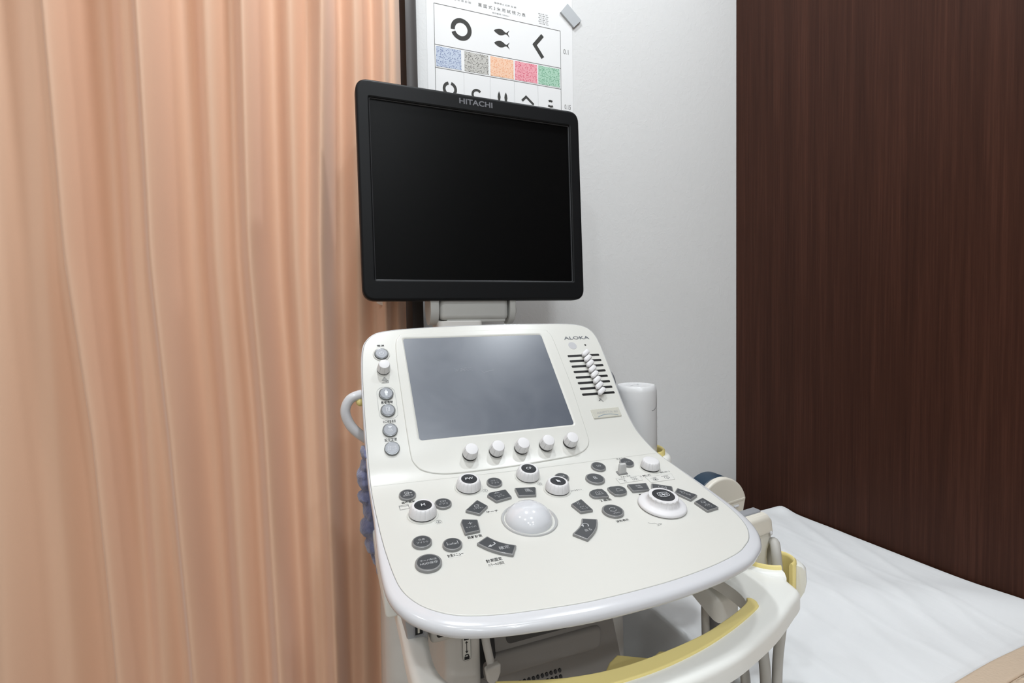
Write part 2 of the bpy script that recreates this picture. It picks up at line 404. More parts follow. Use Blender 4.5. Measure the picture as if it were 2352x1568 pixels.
# ------------------------------------------------------------------ the room
def struct(name, geo, m, smooth=False):
    o = add(name, geo[0], geo[1], m, None, smooth, 40); o['kind'] = 'structure'; return o
WY, WX = 1.05, 1.083           # back wall plane, wood wall plane
struct('floor', box_geo(-1.7, 1.2, -2.75, 1.6, -H - 0.05, -H), M_floor)
struct('ceiling', box_geo(-1.7, 1.2, -2.75, 1.6, 1.33, 1.38), M_ceil)
struct('wall_back', box_geo(0.205, WX + 0.06, WY, WY + 0.1, -H, 1.33), M_wall)
struct('wall_right', box_geo(WX, WX + 0.08, -2.7, WY, -H, 1.33), M_wood)
struct('wall_left', box_geo(-1.68, -1.6, -2.7, 1.5, -H, 1.33), M_wall)
struct('wall_front', box_geo(-1.6, WX, -2.7, -2.6, -H, 1.33), M_wall)
struct('wall_hall', box_geo(-1.6, 0.205, 1.42, 1.5, -H, 1.33), M_wall)
struct('trim_1', box_geo(0.1905, 0.2135, 1.030, 1.13, -H, 1.33, 0.0015), M_post, True)

# ------------------------------------------------------------------ curtain
RIDGES = [((-1.16, -1.15, -1.14, -1.135, -1.13, -1.13), .055, .030), ((-1.05, -1.04, -1.035, -1.03, -1.02, -1.02), .050, .028), ((-.95, -.94, -.93, -.925, -.92, -.92), .060, .032), ((-.84, -.83, -.82, -.815, -.81, -.81), .050, .028), ((-.73, -.72, -.71, -.70, -.69, -.69), .060, .032),  # x at heights z = 1.2, .55, .11, -.18, -.60, -1.1 ; forward reach ; half width
    ((-0.62, -.60, -.585, -.57, -.56, -.555), 0.060, 0.034), ((-0.535, -.52, -.51, -.50, -.49, -.487), 0.040, 0.026),
    ((-.432, -.433, -.435, -.441, -.440, -.44), .050, .028), ((-.376, -.379, -.382, -.382, -.380, -.38), .018, .018),
    ((-.365, -.352, -.343, -.322, -.307, -.295), .070, .016), ((-.270, -.268, -.267, -.258, -.255, -.253), .038, .021),
    ((-.240, -.237, -.233, -.216, -.203, -.195), .066, .015), ((-.153, -.151, -.149, -.137, -.129, -.124), .042, .021),
    ((-.094, -.094, -.095, -.082, -.072, -.066), .066, .015), ((-.018, -.021, -.025, -.018, -.012, -.009), .038, .018),
    ((.036, .032, .016, .017, .021, .022), .066, .014), ((.092, .090, .085, .080, .074, .070), .034, .018),
    ((.142, .141, .133, .130, .125, .122), .046, .011), ((.166, .164, .160, .157, .153, .15), .026, .009)]
ZK = (1.2, .55, .11, -.18, -.60, -1.1)
def interp(z, xs):
    if z >= ZK[0]: return xs[0]
    for i in range(5):
        if z >= ZK[i + 1]:
            t = (ZK[i] - z) / (ZK[i] - ZK[i + 1]); return xs[i] + (xs[i + 1] - xs[i]) * t
    return xs[-1]
def curtain_y(x, z):
    d = 0.0
    for xs, a, w in RIDGES:
        c = interp(z, xs) + 0.002 * noise.noise(V((xs[0] * 9, z * 2.2, 1.3)))
        q = (x - c) / w
        d = max(d, 0) + 1.25 * a * (math.exp(-q * q) if q < 0 else math.exp(-q * q * 0.42)) * (0.9 + 0.25 * noise.noise(V((xs[0] * 5, z * 1.3, 4))))
    d += 0.004 * noise.noise(V((x * 9, z * 0.9, 0)))
    return 1.036 - d
cur = thing('curtain', 'peach satin curtain hanging in vertical folds beside the dark door jamb', 'curtain', (-0.25, 1.0, -1.08))
NX, NZ = 480, 70; x0c, x1c = -1.22, 0.1785
vs = []; fs = []
for j in range(NZ + 1):
    z = 1.27 - (1.27 + 1.08) * j / NZ
    for i in range(NX + 1):
        x = x0c + (x1c - x0c) * i / NX
        vs.append((x, curtain_y(x, z), z))
for j in range(NZ):
    for i in range(NX):
        a = j * (NX + 1) + i; fs.append([a, a + 1, a + NX + 2, a + NX + 1])
add('cloth', vs, fs, M_curtain, cur)
# a pale ribbon end peeping out from behind the monitor
rb = [(-.004, .03), (.016, .03), (.0165, .002), (.012, -.0035)]
yr = curtain_y(0.124, 0.04) - 0.006
slab('ribbon', [(0.116, 0.062), (0.1365, 0.062), (0.1345, 0.040), (0.131, 0.0335), (0.116, 0.041)], -0.0008, 0.0008, 0.0006, lambda x, z, h: V((x, yr - h - 0.25 * max(0, x - 0.118), z)), M_tag, cur)
slab('ribbon', [(0.1375, 0.062), (0.1405, 0.062), (0.1360, 0.0325), (0.1335, 0.0335)], -0.0008, 0.0008, 0.0006, lambda x, z, h: V((x, yr - 0.005 - h, z)), M_tag, cur)

# ------------------------------------------------------------------ eye chart
ch = thing('eye_chart', 'white paper eye chart with coloured dot squares above the monitor', 'chart', (0.41, WY, 0.02))
CY = WY - 0.0012
box('paper', 0.2385, 0.5815, CY, WY - 0.0002, 0.105, 0.745, M_paper, ch)
mp2 = lambda x, z: V((x, CY - 0.0003, z))
ln = Art(); W = 0.0011
xl, xr = 0.2545, 0.5500
for z in (0.6674, 0.5834, 0.5360, 0.45, 0.38, 0.31, 0.24, 0.18): ln.stroke([(xl, z), (xr, z)], W)
ln.stroke([(xl, 0.6674), (xl, 0.13)], W); ln.stroke([(xr, 0.6674), (xr, 0.13)], W); ln.stroke([(xl, 0.13), (xr, 0.13)], W)
ln.build('ruled_frame', M_line, ch, mp2)
thin = Art()
for x in (0.3165, 0.3760, 0.4335, 0.4912): thin.stroke([(x, 0.536), (x, 0.13)], 0.0004)
thin.build('column_rules', M_lprint, ch, mp2)
def fish(a, x, z, w, h, rot=0):
    c, s = math.cos(rot), math.sin(rot)
    body = [(-.5, 0.03), (-.36, .26), (-.15, .40), (.02, .36), (.20, .12), (.30, .06), (.5, .42), (.40, -.02), (.5, -.46), (.28, -.14), (.05, -.36), (-.15, -.42), (-.36, -.22)]
    up_ = smooth2([(u * w, v * h) for u, v in body], 4)
    idx = cap_tris(ccw(up_))
    k = len(a.v); a.v += [(x + u * c - v * s, z + u * s + v * c) for u, v in idx[0]]; a.f += [[i + k for i in t] for t in idx[1]]
    return a
def optotype(a): return a.build('optotype', M_ink, ch, mp2)
optotype(Art().arc(0.3129, 0.6245, 0.0185, 187 - 0, 187 - 345, 0.0092, 40))
optotype(fish(Art(), 0.4055, 0.6365, 0.036, 0.0165)); optotype(fish(Art(), 0.4055, 0.6105, 0.036, 0.0165))
optotype(Art().stroke([(0.5045, 0.6485), (0.4845, 0.6245), (0.5045, 0.5985)], 0.0085))
optotype(Art().arc(0.2852, 0.4955, 0.0125, 103, 103 + 334, 0.0062, 36))
optotype(Art().arc(0.3453, 0.4925, 0.0100, 40, 320, 0.0050, 30))
for x, z in ((0.3965, 0.4955), (0.4125, 0.4955)):
    optotype(Art().poly([(x, z + .0125), (x + .0028, z + .006), (x + .0036, z), (x + .0022, z - .008), (x, z - .0125), (x - .0022, z - .008), (x - .0036, z), (x - .0028, z + .006)]))
optotype(Art().stroke([(0.4515, 0.4955), (0.4615, 0.5055), (0.4800, 0.4905)], 0.0050))
optotype(Art().arc(0.5225, 0.495, 0.010, 62, 118, 0.0045, 10)); optotype(Art().arc(0.5225, 0.5045, 0.012, 240, 300, 0.0045, 10))
for x, g, d in ((0.2570, srgb(196, 206, 222), srgb(84, 100, 150)), (0.3185, srgb(200, 198, 192), srgb(72, 66, 62)), (0.3775, srgb(246, 206, 178), srgb(234, 158, 112)), (0.4352, srgb(238, 168, 178), srgb(208, 66, 96)), (0.4925, srgb(176, 212, 190), srgb(66, 138, 98))):
    o = Art().poly([(x, 0.5390), (x + 0.0545, 0.5390), (x + 0.0545, 0.5803), (x, 0.5803)]).build('colour_patch', dot_mat('dotted_print', g, d), ch, mp2)
def words_on(name, *rows):
    a = Art()
    for r_ in rows: a.text(*r_)
    return a.build(name, M_line, ch, mp2)
words_on('title', ('萬 國 式 3 米 用 試 視 力 表', 0.4075, 0.6846, 0.0078, 0.111), ('醫學博士 石原 忍 案', 0.415, 0.6968, 0.0036, 0.052), ('製作番號 1234567', 0.404, 0.6745, 0.0030, 0.040))
words_on('credit_lines', *[('醫學博士 石 原 忍 閲', 0.2995 + 0.004 * k, z, 0.0042, 0.056) for k, z in enumerate((0.6985, 0.6915, 0.6845))])
words_on('acuity_number', ('0.1', 0.5640, 0.6228, 0.0110, 0.0130)); words_on('acuity_number', ('0.15', 0.5668, 0.4975, 0.0105, 0.0160))
words_on('small_print', *[('視力表 3米', 0.5065 + (k % 2) * .002, 0.6955 - k * 0.0042, 0.0026, 0.024) for k in range(6)])
mg = thing('magnet', 'grey rectangular magnet tilted on the upper right corner of the eye chart', 'magnet', (0.5775, WY - 0.004, 0.68))
slab('plate', fillet([(0.5493, 0.7083), (0.5677, 0.7308), (0.6040, 0.6997), (0.5840, 0.6798)], 0.001), 0.0, 0.0045, 0.0006, lambda x, z, h: V((x, CY - h, z)), M_magnet, mg)

# ------------------------------------------------------------------ examination bed
bed = thing('examination_couch', 'narrow examination couch standing against the dark wood wall', 'bed', (0.79, 0.0, -H))
box('mattress', 0.512, 1.074, -1.0, 0.892, -0.575, -0.4785, M_mattress, bed, 0.012, 3)
box('frame', 0.53, 1.06, -0.96, 0.86, -0.64, -0.577, M_metal, bed, 0.004)
for x in (0.56, 1.03):
    for y in (-0.9, 0.80):
        vs_, fs_ = tube_geo([(x, y, -0.641), (x, y, -H)], 0.018, 14); add('leg', vs_, fs_, M_metal, bed, True, 40)
NU, NV = 150, 190
def sheet_pt(u, v):
    # u: metres across from the wood-wall edge; v: metres from the far end towards the viewer; drapes past the mattress edges
    Wd, r = 0.572, 0.006
    fall = max(0, u - Wd); x = 1.0765 - min(u, Wd)
    vf = max(0, 0.05 - v); y = 0.897 - max(0, v - 0.05)
    z = -0.4715
    wr = 0.0
    if fall == 0:
        wr = 0.0012 * noise.noise(V((x * 5 + y * 1.5, y * 2.2, 0))) + 0.0007 * noise.noise(V((x * 16 + y * 4, y * 5, 3)))
        for cx_, am, ww in ((.955, .0011, .004), (.87, .0009, .003), (.80, .0012, .005), (.715, .0008, .003), (.63, .0010, .004)):
            q = (x - cx_ - .02 * (y - .5) - .003 * noise.noise(V((y * 6, cx_ * 20, 0)))) / ww; wr += am * math.exp(-q * q)
        wr += .0045 * math.exp(-((.42 * x + y - .90) / .055) ** 2) * max(0, min(1, (x - .75) * 5)) - .0030 * math.exp(-((.42 * x + y - .80) / .05) ** 2)
        s_ = x * 0.85 - y * 0.38                                  # long creases running to the far corner
        for c, a, w in ((0.565, .0040, .010), (0.520, .0030, .012), (0.470, .0022, .009), (0.62, .0026, .008), (0.40, .0016, .008)):
            q = (s_ - c) / w; wr += a * math.exp(-q * q) * max(0, min(1, (y - 0.15) * 2.2)) * (0.8 + 0.6 * noise.noise(V((y * 4, c * 9, 0))))
        wr *= .2 + .8 * max(0, min(1, (1.05 - x) / .05)); q = ((x - 1.050) / 0.022) ** 2 + ((y - 0.880) / 0.022) ** 2; wr += 0.009 * math.exp(-q)
        q = ((x - 0.98) / 0.05) ** 2 + ((y - 0.885) / 0.02) ** 2; wr -= 0.004 * math.exp(-q)
        q = (0.55 * x + 0.83 * y - 0.93); wr += 0.006 * math.exp(-(q / 0.05) ** 2) * max(0, min(1, (x - .62) * 4))
        q = ((x - 1.0765) / 0.010); wr -= 0.007 * math.exp(-q * q)
        ed = min(1, (x - 0.505) / 0.02, (0.897 - y) / 0.015 + .3); wr *= max(0, ed)
    else:
        z -= fall; x -= min(1, fall / 0.03) * 0.004 + 0.010 * math.sin(y * 17 + noise.noise(V((y * 3, 0, 0))) * 3) * min(1, fall / .2) ** 1.3
    if vf > 0: z -= vf; 
    return V((x, y, z + wr))
vs = []; fs = []
for j in range(NV + 1):
    v = 1.93 * (j / NV) ** 1.15
    for i in range(NU + 1):
        u = 0.96 * i / NU; vs.append(sheet_pt(u, v))
for j in range(NV):
    for i in range(NU):
        a = j * (NU + 1) + i; fs.append([a, a + 1, a + NU + 2, a + NU + 1])
sh = add('bed_sheet', vs, fs, M_sheet, None, True, 60); tag(sh, 'creased white cotton sheet spread over the examination couch', 'sheet')
bl = thing('blanket', 'beige waffle blanket folded across the near end of the white sheet', 'blanket', (0.86, -0.2, -0.468))
def bl_pt(x, y, h): 
    ye = 0.3660 - 0.006 * ((x - 0.88) / 0.16) ** 2
    return V((x, y * 1.0 + ye, -0.463 + h + 0.002 * noise.noise(V((x * 12, y * 9, 0)))))
def blk(name, y0, y1, h, m, bev):
    n_ = 24; xs = [0.60 + 0.466 * k / n_ for k in range(n_ + 1)]
    ol = [(x, y0) for x in xs] + [(x, y1) for x in xs[::-1]]
    return slab(name, ol, -0.0045, h, bev, lambda x, y, hh: bl_pt(x, y, hh), m, bl, grid=0.03)
blk('hem', -0.030, 0.0, 0.0065, M_hem, 0.003); blk('weave', -1.2, -0.0305, 0.0062, M_blanket, 0.003)

# ------------------------------------------------------------------ ultrasound machine: console surface
# the console top is one curved sheet: x runs across, s runs down the slope from its upper edge
A0 = 49.54; DS = 0.5 / 700; PY, PZ = [0.7175], [-0.0040]
for i in range(700):
    s = (i + .5) * DS
    if s < .190: a = A0
    elif s < .275:
        t = (s - .19) / .085; t = t * t * (3 - 2 * t); a = A0 + (13.5 - A0) * t
    else: a = 13.5 - (s - .275) / .18 * 5
    a = math.radians(a); PY.append(PY[-1] - math.cos(a) * DS); PZ.append(PZ[-1] - math.sin(a) * DS)
def prof(s):
    q = s / DS
    i = max(0, min(699, int(math.floor(q)))); t = q - i
    return PY[i] + (PY[i + 1] - PY[i]) * t, PZ[i] + (PZ[i + 1] - PZ[i]) * t
def tang(s):
    y0, z0 = prof(s - .001); y1, z1 = prof(s + .001); d = V((0, y1 - y0, z1 - z0)).normalized()
    return d, V((0, d.z, -d.y))               # down-slope direction, outward normal
def sp(x, s, h=0.0):
    y, z = prof(s); d, n = tang(s); return V((x, y, z)) + n * h
def plane(x0, s0):
    P = sp(x0, s0); d, n = tang(s0)
    return lambda x, s, h: P + V((x - x0, 0, 0)) + d * (s - s0) + n * h
def local(x0, s0, h, rot=0.0):
    f = plane(x0, s0)
    c, sn = math.cos(rot), math.sin(rot)
    return lambda u, v: f(x0 + u * c - v * sn, s0 - (u * sn + v * c), h)

mach = thing('ultrasound_machine', 'white hospital ultrasound scanner with black monitor and sloping key console', 'ultrasound machine', (0.25, 0.70, -H))

OUT = [(.0540, .2122), (.0553, .1376), (.0579, .0726), (.0619, .0370), (.0687, .0223), (.0782, .0134), (.0903, .0091), (.1177, .0055), (.18, .0020), (.2425, .0003), (.31, .0002), (.3792, .0015), (.4056, .0058), (.4185, .0155), (.4240, .0330), (.4238, .0665), (.4210, .1121), (.4185, .1469), (.4180, .173), (.4205, .1983), (.4275, .2251), (.4340, .2626), (.4345, .3156), (.4310, .3631), (.4260, .3900), (.4165, .4118), (.4029, .4273), (.3895, .4356), (.3719, .4434), (.3426, .4500), (.3141, .4540), (.2862, .4565), (.2612, .4575), (.2250, .4575), (.1904, .4558), (.1451, .4500), (.1226, .4458), (.1092, .4423), (.0967, .4376), (.0846, .4301), (.0730, .4192), (.0651, .4068), (.0603, .3940), (.0578, .3789), (.0560, .3574), (.0546, .3300), (.0540, .2950), (.0538, .2365)]
OUT = ccw(smooth2(OUT, 4))
slab('control_panel', OUT, -0.006, 0.0, 0.0007, sp, M_cream, mach, grid=0.010, seg=3, bottom=False)
# rim and under-shell
def rim_loops():
    L = [(-0.0010, -0.0030, 0), (0.0003, -0.0016, 0), (0.0005, -0.0004, 0), (0.0007, -0.0004, .0030), (0.0012, -0.0006, .0072), (0.0016, -0.0012, .0088), (0.0021, -0.0026, .0099), (0.0023, -0.0048, .0105), (0.0022, -0.0072, .0101), (0.0014, -0.0094, .0085), (-0.004, -0.0122, .0040), (-0.016, -0.0150, 0.0)]
    D = [0, 0, 0, -.0003, -.0008, -.0011, -.0015, -.0019, -.0022, -.0024, -.0028, -.0030]
    rows = []
    for (o0, h0, ow), hw in zip(L, D):
        row = []
        for i, (x, s) in enumerate(OUT):
            w = max(0, min(1, (s - .25) / .195)); w = w * w * (3 - 2 * w)
            row.append((i, o0 + ow * w, h0 + hw * w))
        rows.append(row)
    return rows
NRM = [(V(b_) - V(a)) for a, b_ in zip(OUT, offset(OUT, 1.0))]
vs, fs = [], []
rows = rim_loops(); n = len(OUT)
for row in rows:
    for i, o_, h_ in row:
        q = V(OUT[i]) + NRM[i].normalized() * o_
        vs.append(sp(q.x, q.y, h_))
for l in range(len(rows) - 1):
    for i in range(n): fs.append([l * n + i, l * n + (i + 1) % n, (l + 1) * n + (i + 1) % n, (l + 1) * n + i])
und = offset(OUT, -0.016); p2, tr = cap_tris(und, None, 0.02); k = len(vs)
vs += [sp(x, s, -0.031 if s > .3 else -0.0205 - 0.0105 * max(0, min(1, (s - .2) / .1))) for x, s in p2]; fs += [[k + i for i in t] for t in tr]
add('console_rim', vs, fs, M_rim, mach, True, 60)
Art().stroke([(0.0565, .2345), (.25, .2405), (.430, .2425)], 0.00028).build('panel_seam', mat('seam_shade', (.50, .495, .46), .5), mach, lambda u, v: sp(u, v, 0.0002))

# ------------------------------------------------------------------ touch screen
FR = smooth2([(.1044, .0330), (.1025, .0682), (.1022, .1099), (.1018, .1668), (.1024, .2006), (.1048, .2107), (.1125, .2215), (.13, .2290), (.1571, .2322), (.2232, .2328), (.2968, .2296), (.3169, .2266), (.3310, .2200), (.3390, .2110), (.3415, .2000), (.3441, .1587), (.3463, .1183), (.3462, .0748), (.3455, .0300), (.3412, .0176), (.3295, .0125), (.2297, .0108), (.1257, .0140), (.1100, .0195)], 4)
HOLE = fillet([(.1168, .0238), (.3268, .0238), (.3268, .1805), (.1168, .1805)], 0.003)
slab('screen_surround', FR, -0.001, 0.0016, 0.0013, sp, M_cream, mach, hole=HOLE, holebev=0.0035, grid=0.012)
ts = slab('touch_screen', offset(ccw(HOLE), 0.001), -0.0015, 0.0005, 0, sp, M_touch, mach)
# fine scuffs on the glass
sc = Art()
for k in range(40):
    u, v = random.uniform(-.012, .013), random.uniform(-.003, .003); L_ = random.uniform(.001, .003); a = random.uniform(-.6, .6)
    sc.stroke([(u, v), (u + L_ * math.cos(a), v + L_ * math.sin(a))], 0.00010)
sc.stroke([(.026, -.004), (.030, -.007), (.034, -.0060), (.045, -.0035)], 0.00022)
sc.build('scuff_marks', mat('scuff_haze', (0.42, 0.44, 0.46), 0.5), ts, local(.190, .0800, 0.0006))

# ------------------------------------------------------------------ keys
def key(outline, art, m_ring=None, m_cap=None, m_print=None, inset=0.0014, cap=None, h=0.0028, name='shaped_key', at=None, rot=0.0):
    fp = plane(*at)
    o = slab(name, outline, -0.002, h, 0.0007, fp, m_ring or M_ring, mach)
    c = slab('key_cap', cap or offset(ccw(outline), -inset), h - 0.0008, h + 0.0003, 0.0002, fp, m_cap or M_cap, o)
    if art is not None:
        art.build('lettering', m_print or M_wprint, o, local(at[0], at[1], h + 0.00055, rot))
    return o
def rkey(x, s, r, art, **k): return key(circle(x, s, r, 40), art, name='round_key', at=(x, s), **k)
mm_ = 0.001
def T(*lines):
    a = Art()
    for body, x, y, h, w in lines: a.text(body, x * mm_, y * mm_, h * mm_, w * mm_ if w else None)
    return a
# left column: silver keys
silver = dict(m_ring=M_ring2, m_cap=M_cap2, m_print=M_wprint2, inset=0.0017)
for s_ in (0.0483,): slab('key_collar', circle(.0840, s_, .0112, 40), -0.001, 0.0012, 0.001, sp, M_cream, mach, hole=circle(.0840, s_, .0094, 40), holebev=0.0006)
rkey(.0840, .0483, .00896, Art().arc(0, -.0003, .0024, 118, 422, .0005).stroke([(0, .0004), (0, .0032)], .0005), **silver)
a = Art().disc(0, .0040, .0008); a.poly([(-.0014, .0029), (.0014, .0029), (.0014, .0002), (-.0014, .0002)]).poly([(-.0020, .0028), (-.0015, .0028), (-.0015, -.0005), (-.0020, -.0005)]).poly([(.0015, .0028), (.0020, .0028), (.0020, -.0005), (.0015, -.0005)]).poly([(-.0013, .0002), (-.0001, .0002), (-.0002, -.0040), (-.0011, -.0040)]).poly([(.0001, .0002), (.0013, .0002), (.0011, -.0040), (.0002, -.0040)])
rkey(.0834, .1118, .00909, a, **silver)
a = Art().stroke([(-.0020, .0036), (.0018, .0036), (.0018, -.0022), (-.0020, -.0022)], .0004, True).stroke([(-.0006, .0036), (.0010, .0020), (-.0002, .0002), (.0008, -.0022)], .0004).text('END', 0, -.0038, .0011)
rkey(.0830, .1363, .00902, a, **silver)
a = Art().poly([(-.0022, .0040), (.0022, .0040), (.0016, .0026), (-.0016, .0026)])
for r_ in (.0016, .0030, .0044): a.arc(0, .0034, r_, 238, 302, .0004, 10)
a.arc(0, .0034, .0058, 244, 296, .0004, 10)
rkey(.0825, .1639, .00902, a, **silver)
a = Art().stroke([(-.0040, .0022), (-.0026, .0022), (-.0020, .0016), (.0040, .0016), (.0040, -.0022), (-.0020, -.0022), (-.0026, -.0028), (-.0040, -.0028)], .0003, True).stroke([(-.0022, .0016), (-.0022, -.0022)], .0003)
for v in (.0008, 0, -.0008, -.0016): a.stroke([(-.0012, v), (.0032, v)], .0002).stroke([(-.0036, v), (-.0027, v)], .0002)
rkey(.0821, .1884, .00893, a, **silver)
Art().stroke(smooth2([(.0722, .1110), (.0735, .1050), (.0785, .1012), (.0880, .1012), (.0930, .1050), (.0945, .1110), (.0947, .1390), (.0930, .1445), (.0880, .1475), (.0780, .1475), (.0735, .1440), (.0722, .1390)], 5), 0.0004, True).build('key_outline', M_lprint, mach, lambda u, v: sp(u, v, 0.0003))

# dark keys
rkey(.0896, .2573, .00918, T(('画像呼出', 0, -2.8, 2.2, 10)).stroke([(-.0026, .0034), (.0012, .0034), (.0012, -.0008), (-.0026, -.0008)], .0005, True).stroke([(-.001, .002), (.0002, .002), (.0002, .0005), (-.001, .0005)], .0004, True).stroke([(.0008, .0014), (.0040, .0014)], .0005).poly([(.0036, .0024), (.0050, .0014), (.0036, .0004)]))
rkey(.1229, .2827, .00911, T(('CW', 0.3, 2.0, 2.9, 6.6), ('ドプラ', 0, -2.6, 3.0, 9)))
rkey(.1898, .2574, .00914, T(('パワー', 0, 1.9, 2.8, 8.5), ('ドプラ', 0, -2.5, 2.8, 8.5)))
rkey(.0885, .3404, .00938, T(('白黒', 0.2, 2.1, 2.7, 5.8), ('プリント', 0, -2.2, 2.8, 11)))
a = Art()
for k in range(9):
    hh = .0048 if k in (0, 8) else (.0030 if k == 4 else .0020); u = (k - 4) * .00125
    a.stroke([(u, -.0022), (u, -.0022 + hh)], .0005)
rkey(.1147, .3520, .00931, a)
rkey(.0880, .3714, .01180, T(('サーバ転送', 0.2, 2.3, 2.6, 15), ('HDD保存', 0, -2.0, 3.4, 15.5)), inset=.0018)
rkey(.3303, .2555, .00946, T(('U3', 0.2, 0, 3.4, 5.5)))
rkey(.3728, .2554, .00946, T(('コメント', 0, -0.4, 2.6, 9)))
rkey(.2728, .2666, .00885, T(('CHI', 0, 0, 3.2, 6.5)))
rkey(.3112, .2799, .01184, T(('B', 0, 0, 6.0, 4.2)), inset=.0018)
a = T(('UPDATE', 0.4, -6.2, 1.9, 8)).arc(0, .0006, .0036, 25, 165, .0005).arc(0, .0006, .0036, 205, 345, .0005)
a.poly([(.0026, .0016), (.0046, .0022), (.0036, .0036)]).poly([(-.0046, -.0010), (-.0026, -.0004), (-.0036, -.0024)])
rkey(.2942, .3459, .01190, a, inset=.0018)

def sector(a, b_):
    f = lambda q: [(p.x, p.y) for p in spline([(x, y, 0) for x, y in q], 3)]
    return f(a) + f(b_)[::-1]
def skey(pts, art, rot=0.0, r=0.0016, at=None, **k):
    pts = ccw(pts); at = at or (sum(p[0] for p in pts) / len(pts), sum(p[1] for p in pts) / len(pts))
    return key(fillet(pts, r), art, at=at, rot=rot, cap=fillet(offset(pts, -k.get('inset', .0014)), r * .5), **k)
skey([(.1727, .2812), (.1766, .2765), (.1972, .2748), (.1985, .2915), (.1787, .2952)], T(('トラック', -0.5, -1.2, 2.5, 9), ('ボール', 1.4, -4.2, 2.5, 8)).arc(0, .0030, .0018, 0, 180, .0004).stroke([(-.0034, .0030), (.0034, .0030)], .0004), rot=.20, inset=.0011)
skey([(.2077, .2749), (.2317, .2787), (.2320, .2815), (.2262, .2953), (.2060, .2916)], Art().stroke([(-.003, .003), (.0008, .003), (.0045, -.003), (-.003, -.003)], .0004, True).disc(-.0002, .0004, .0009).arc(-.0002, .0004, .0017, 0, 360, .0004).stroke([(.001, -.0008), (.0026, -.0022)], .0006), rot=-.12, inset=.0011)
skey([(.1595, .2863), (.1674, .3009), (.1541, .3127), (.1412, .3025)], T(('シネメモリ', 0, -2.6, 2.2, 10.5)).arc(-.0006, .0026, .0022, 0, 360, .0004, ry=.0012).stroke([(-.0028, .0026), (-.0028, .0004)], .0004).arc(-.0006, .0004, .0022, 180, 360, .0004, ry=.0012).stroke([(.0016, .0026), (.0016, .0004)], .0004).arc(.0004, .0034, .0022, -20, 110, .0004, ry=.0012), inset=.0011)
skey([(.1340, .3162), (.1492, .3213), (.1462, .3395), (.1301, .3406), (.1312, .3216)], T(('キャリパ', -0.4, -3.4, 2.6, 10.5)).stroke([(-.0018, .0028), (.0026, .0028)], .0006).stroke([(.0004, .0050), (.0004, .0006)], .0006), at=(.1392, .3290), inset=.0011)
skey(sector([(.1495, .3500), (.1549, .3584), (.1622, .3658), (.1715, .3717)], [(.1363, .3578), (.1437, .3685), (.1530, .3777), (.1633, .3844)]), T(('確定', 5.6, -5.0, 4.6, 10)).stroke([(-.0010, .0056), (-.0004, .0030), (-.0024, .0014), (-.0052, .0009)], .0011).poly([(-.0086, .0002), (-.0050, .0030), (-.0048, -.0010)]), at=(.1530, .3672), inset=.0015)
skey([(.2720, .3156), (.2739, .3394), (.2584, .3390), (.2554, .3221)], T(('ボディ', 0.5, -3.2, 2.4, 8), ('マーク', 1.0, -6.6, 2.4, 8)).arc(-.0058, .0050, .0040, -35, 35, .0004).arc(.0038, .0050, .0040, 145, 215, .0004).text('Y', -.0010, .0015, .0016), at=(.2648, .3280), inset=.0011)
skey(sector([(.2535, .3496), (.2490, .3568), (.2415, .3640), (.2311, .3709)], [(.2690, .3556), (.2625, .3665), (.2530, .3760), (.2410, .3842)]), T(('戻る', -1.4, -4.4, 4.2, 8.0)).arc(.0010, .0034, .0030, -70, 165, .0009).poly([(-.0036, .0052), (-.0004, .0046), (-.0026, .0014)]), at=(.2500, .3660), rot=.10, inset=.0015)
skey(smooth2([(.3066, .3031), (.3061, .3194), (.2980, .3190), (.2888, .3171), (.2863, .3120), (.2875, .3065), (.2939, .3025)], 2), Art().stroke([(-.0034, .0030), (-.0016, .0030), (-.0006, -.0026), (-.0044, -.0026)], .0004, True).stroke([(.0012, .0030), (.0030, .0030), (.0042, -.0026), (.0002, -.0026)], .0004, True), at=(.2975, .3115), inset=.0011, r=.0012)
skey(smooth2([(.3138, .3027), (.3240, .3020), (.3309, .3032), (.3344, .3083), (.3323, .3164), (.3262, .3205), (.3142, .3187)], 2), Art().stroke([(-.0016, .0028), (.0022, .0028), (.0048, -.0022), (-.0030, -.0022)], .0004, True), at=(.3235, .3115), inset=.0011, r=.0012)
skey([(.3412, .3024), (.3669, .3056), (.3611, .3207), (.3391, .3177)], T(('自動', 0, 2.0, 2.8, 6.5), ('調整', 0.4, -2.0, 2.8, 6.5)), rot=-.10, inset=.0012)
skey([(.3721, .3080), (.3929, .3212), (.3852, .3335), (.3640, .3205)], Art().stroke([(-.0045, .001), (-.0030, .0030), (-.0006, .0030), (.0002, .0010), (-.0010, -.0010), (-.0040, -.0010)], .0004, True).stroke([(.0002, .0012), (.0030, .0012), (.0046, .0028), (.0046, -.0016), (.0030, -.0002), (.0002, -.0002)], .0004, True), rot=-.55, inset=.0012)
skey([(.3964, .3257), (.4096, .3460), (.3937, .3527), (.3863, .3333)], T(('記', 2.4, -.4, 2.6, 2.4), ('録', 5.4, -.4, 2.6, 2.4)).stroke([(-.0062, .0016), (-.0010, .0016), (.0002, 0), (-.0010, -.0014), (-.0036, -.0014), (-.0036, .0004), (-.0062, .0004)], .0004, True), rot=-.95, inset=.0012)
skey([(.4109, .3521), (.4140, .3748), (.3955, .3770), (.3945, .3569)], T(('白黒', 2.4, -.2, 2.3, 5.0), ('プリント', 2.2, -3.4, 2.3, 9.0)).stroke([(-.0034, .0060), (.0012, .0060), (.0012, .0036), (-.0004, .0036), (-.0004, .0022), (-.0034, .0022)], .0004, True).stroke([(-.002, .0040), (.0020, .0040)], .0004), at=(.4030, .3655), rot=-.45, inset=.0012)

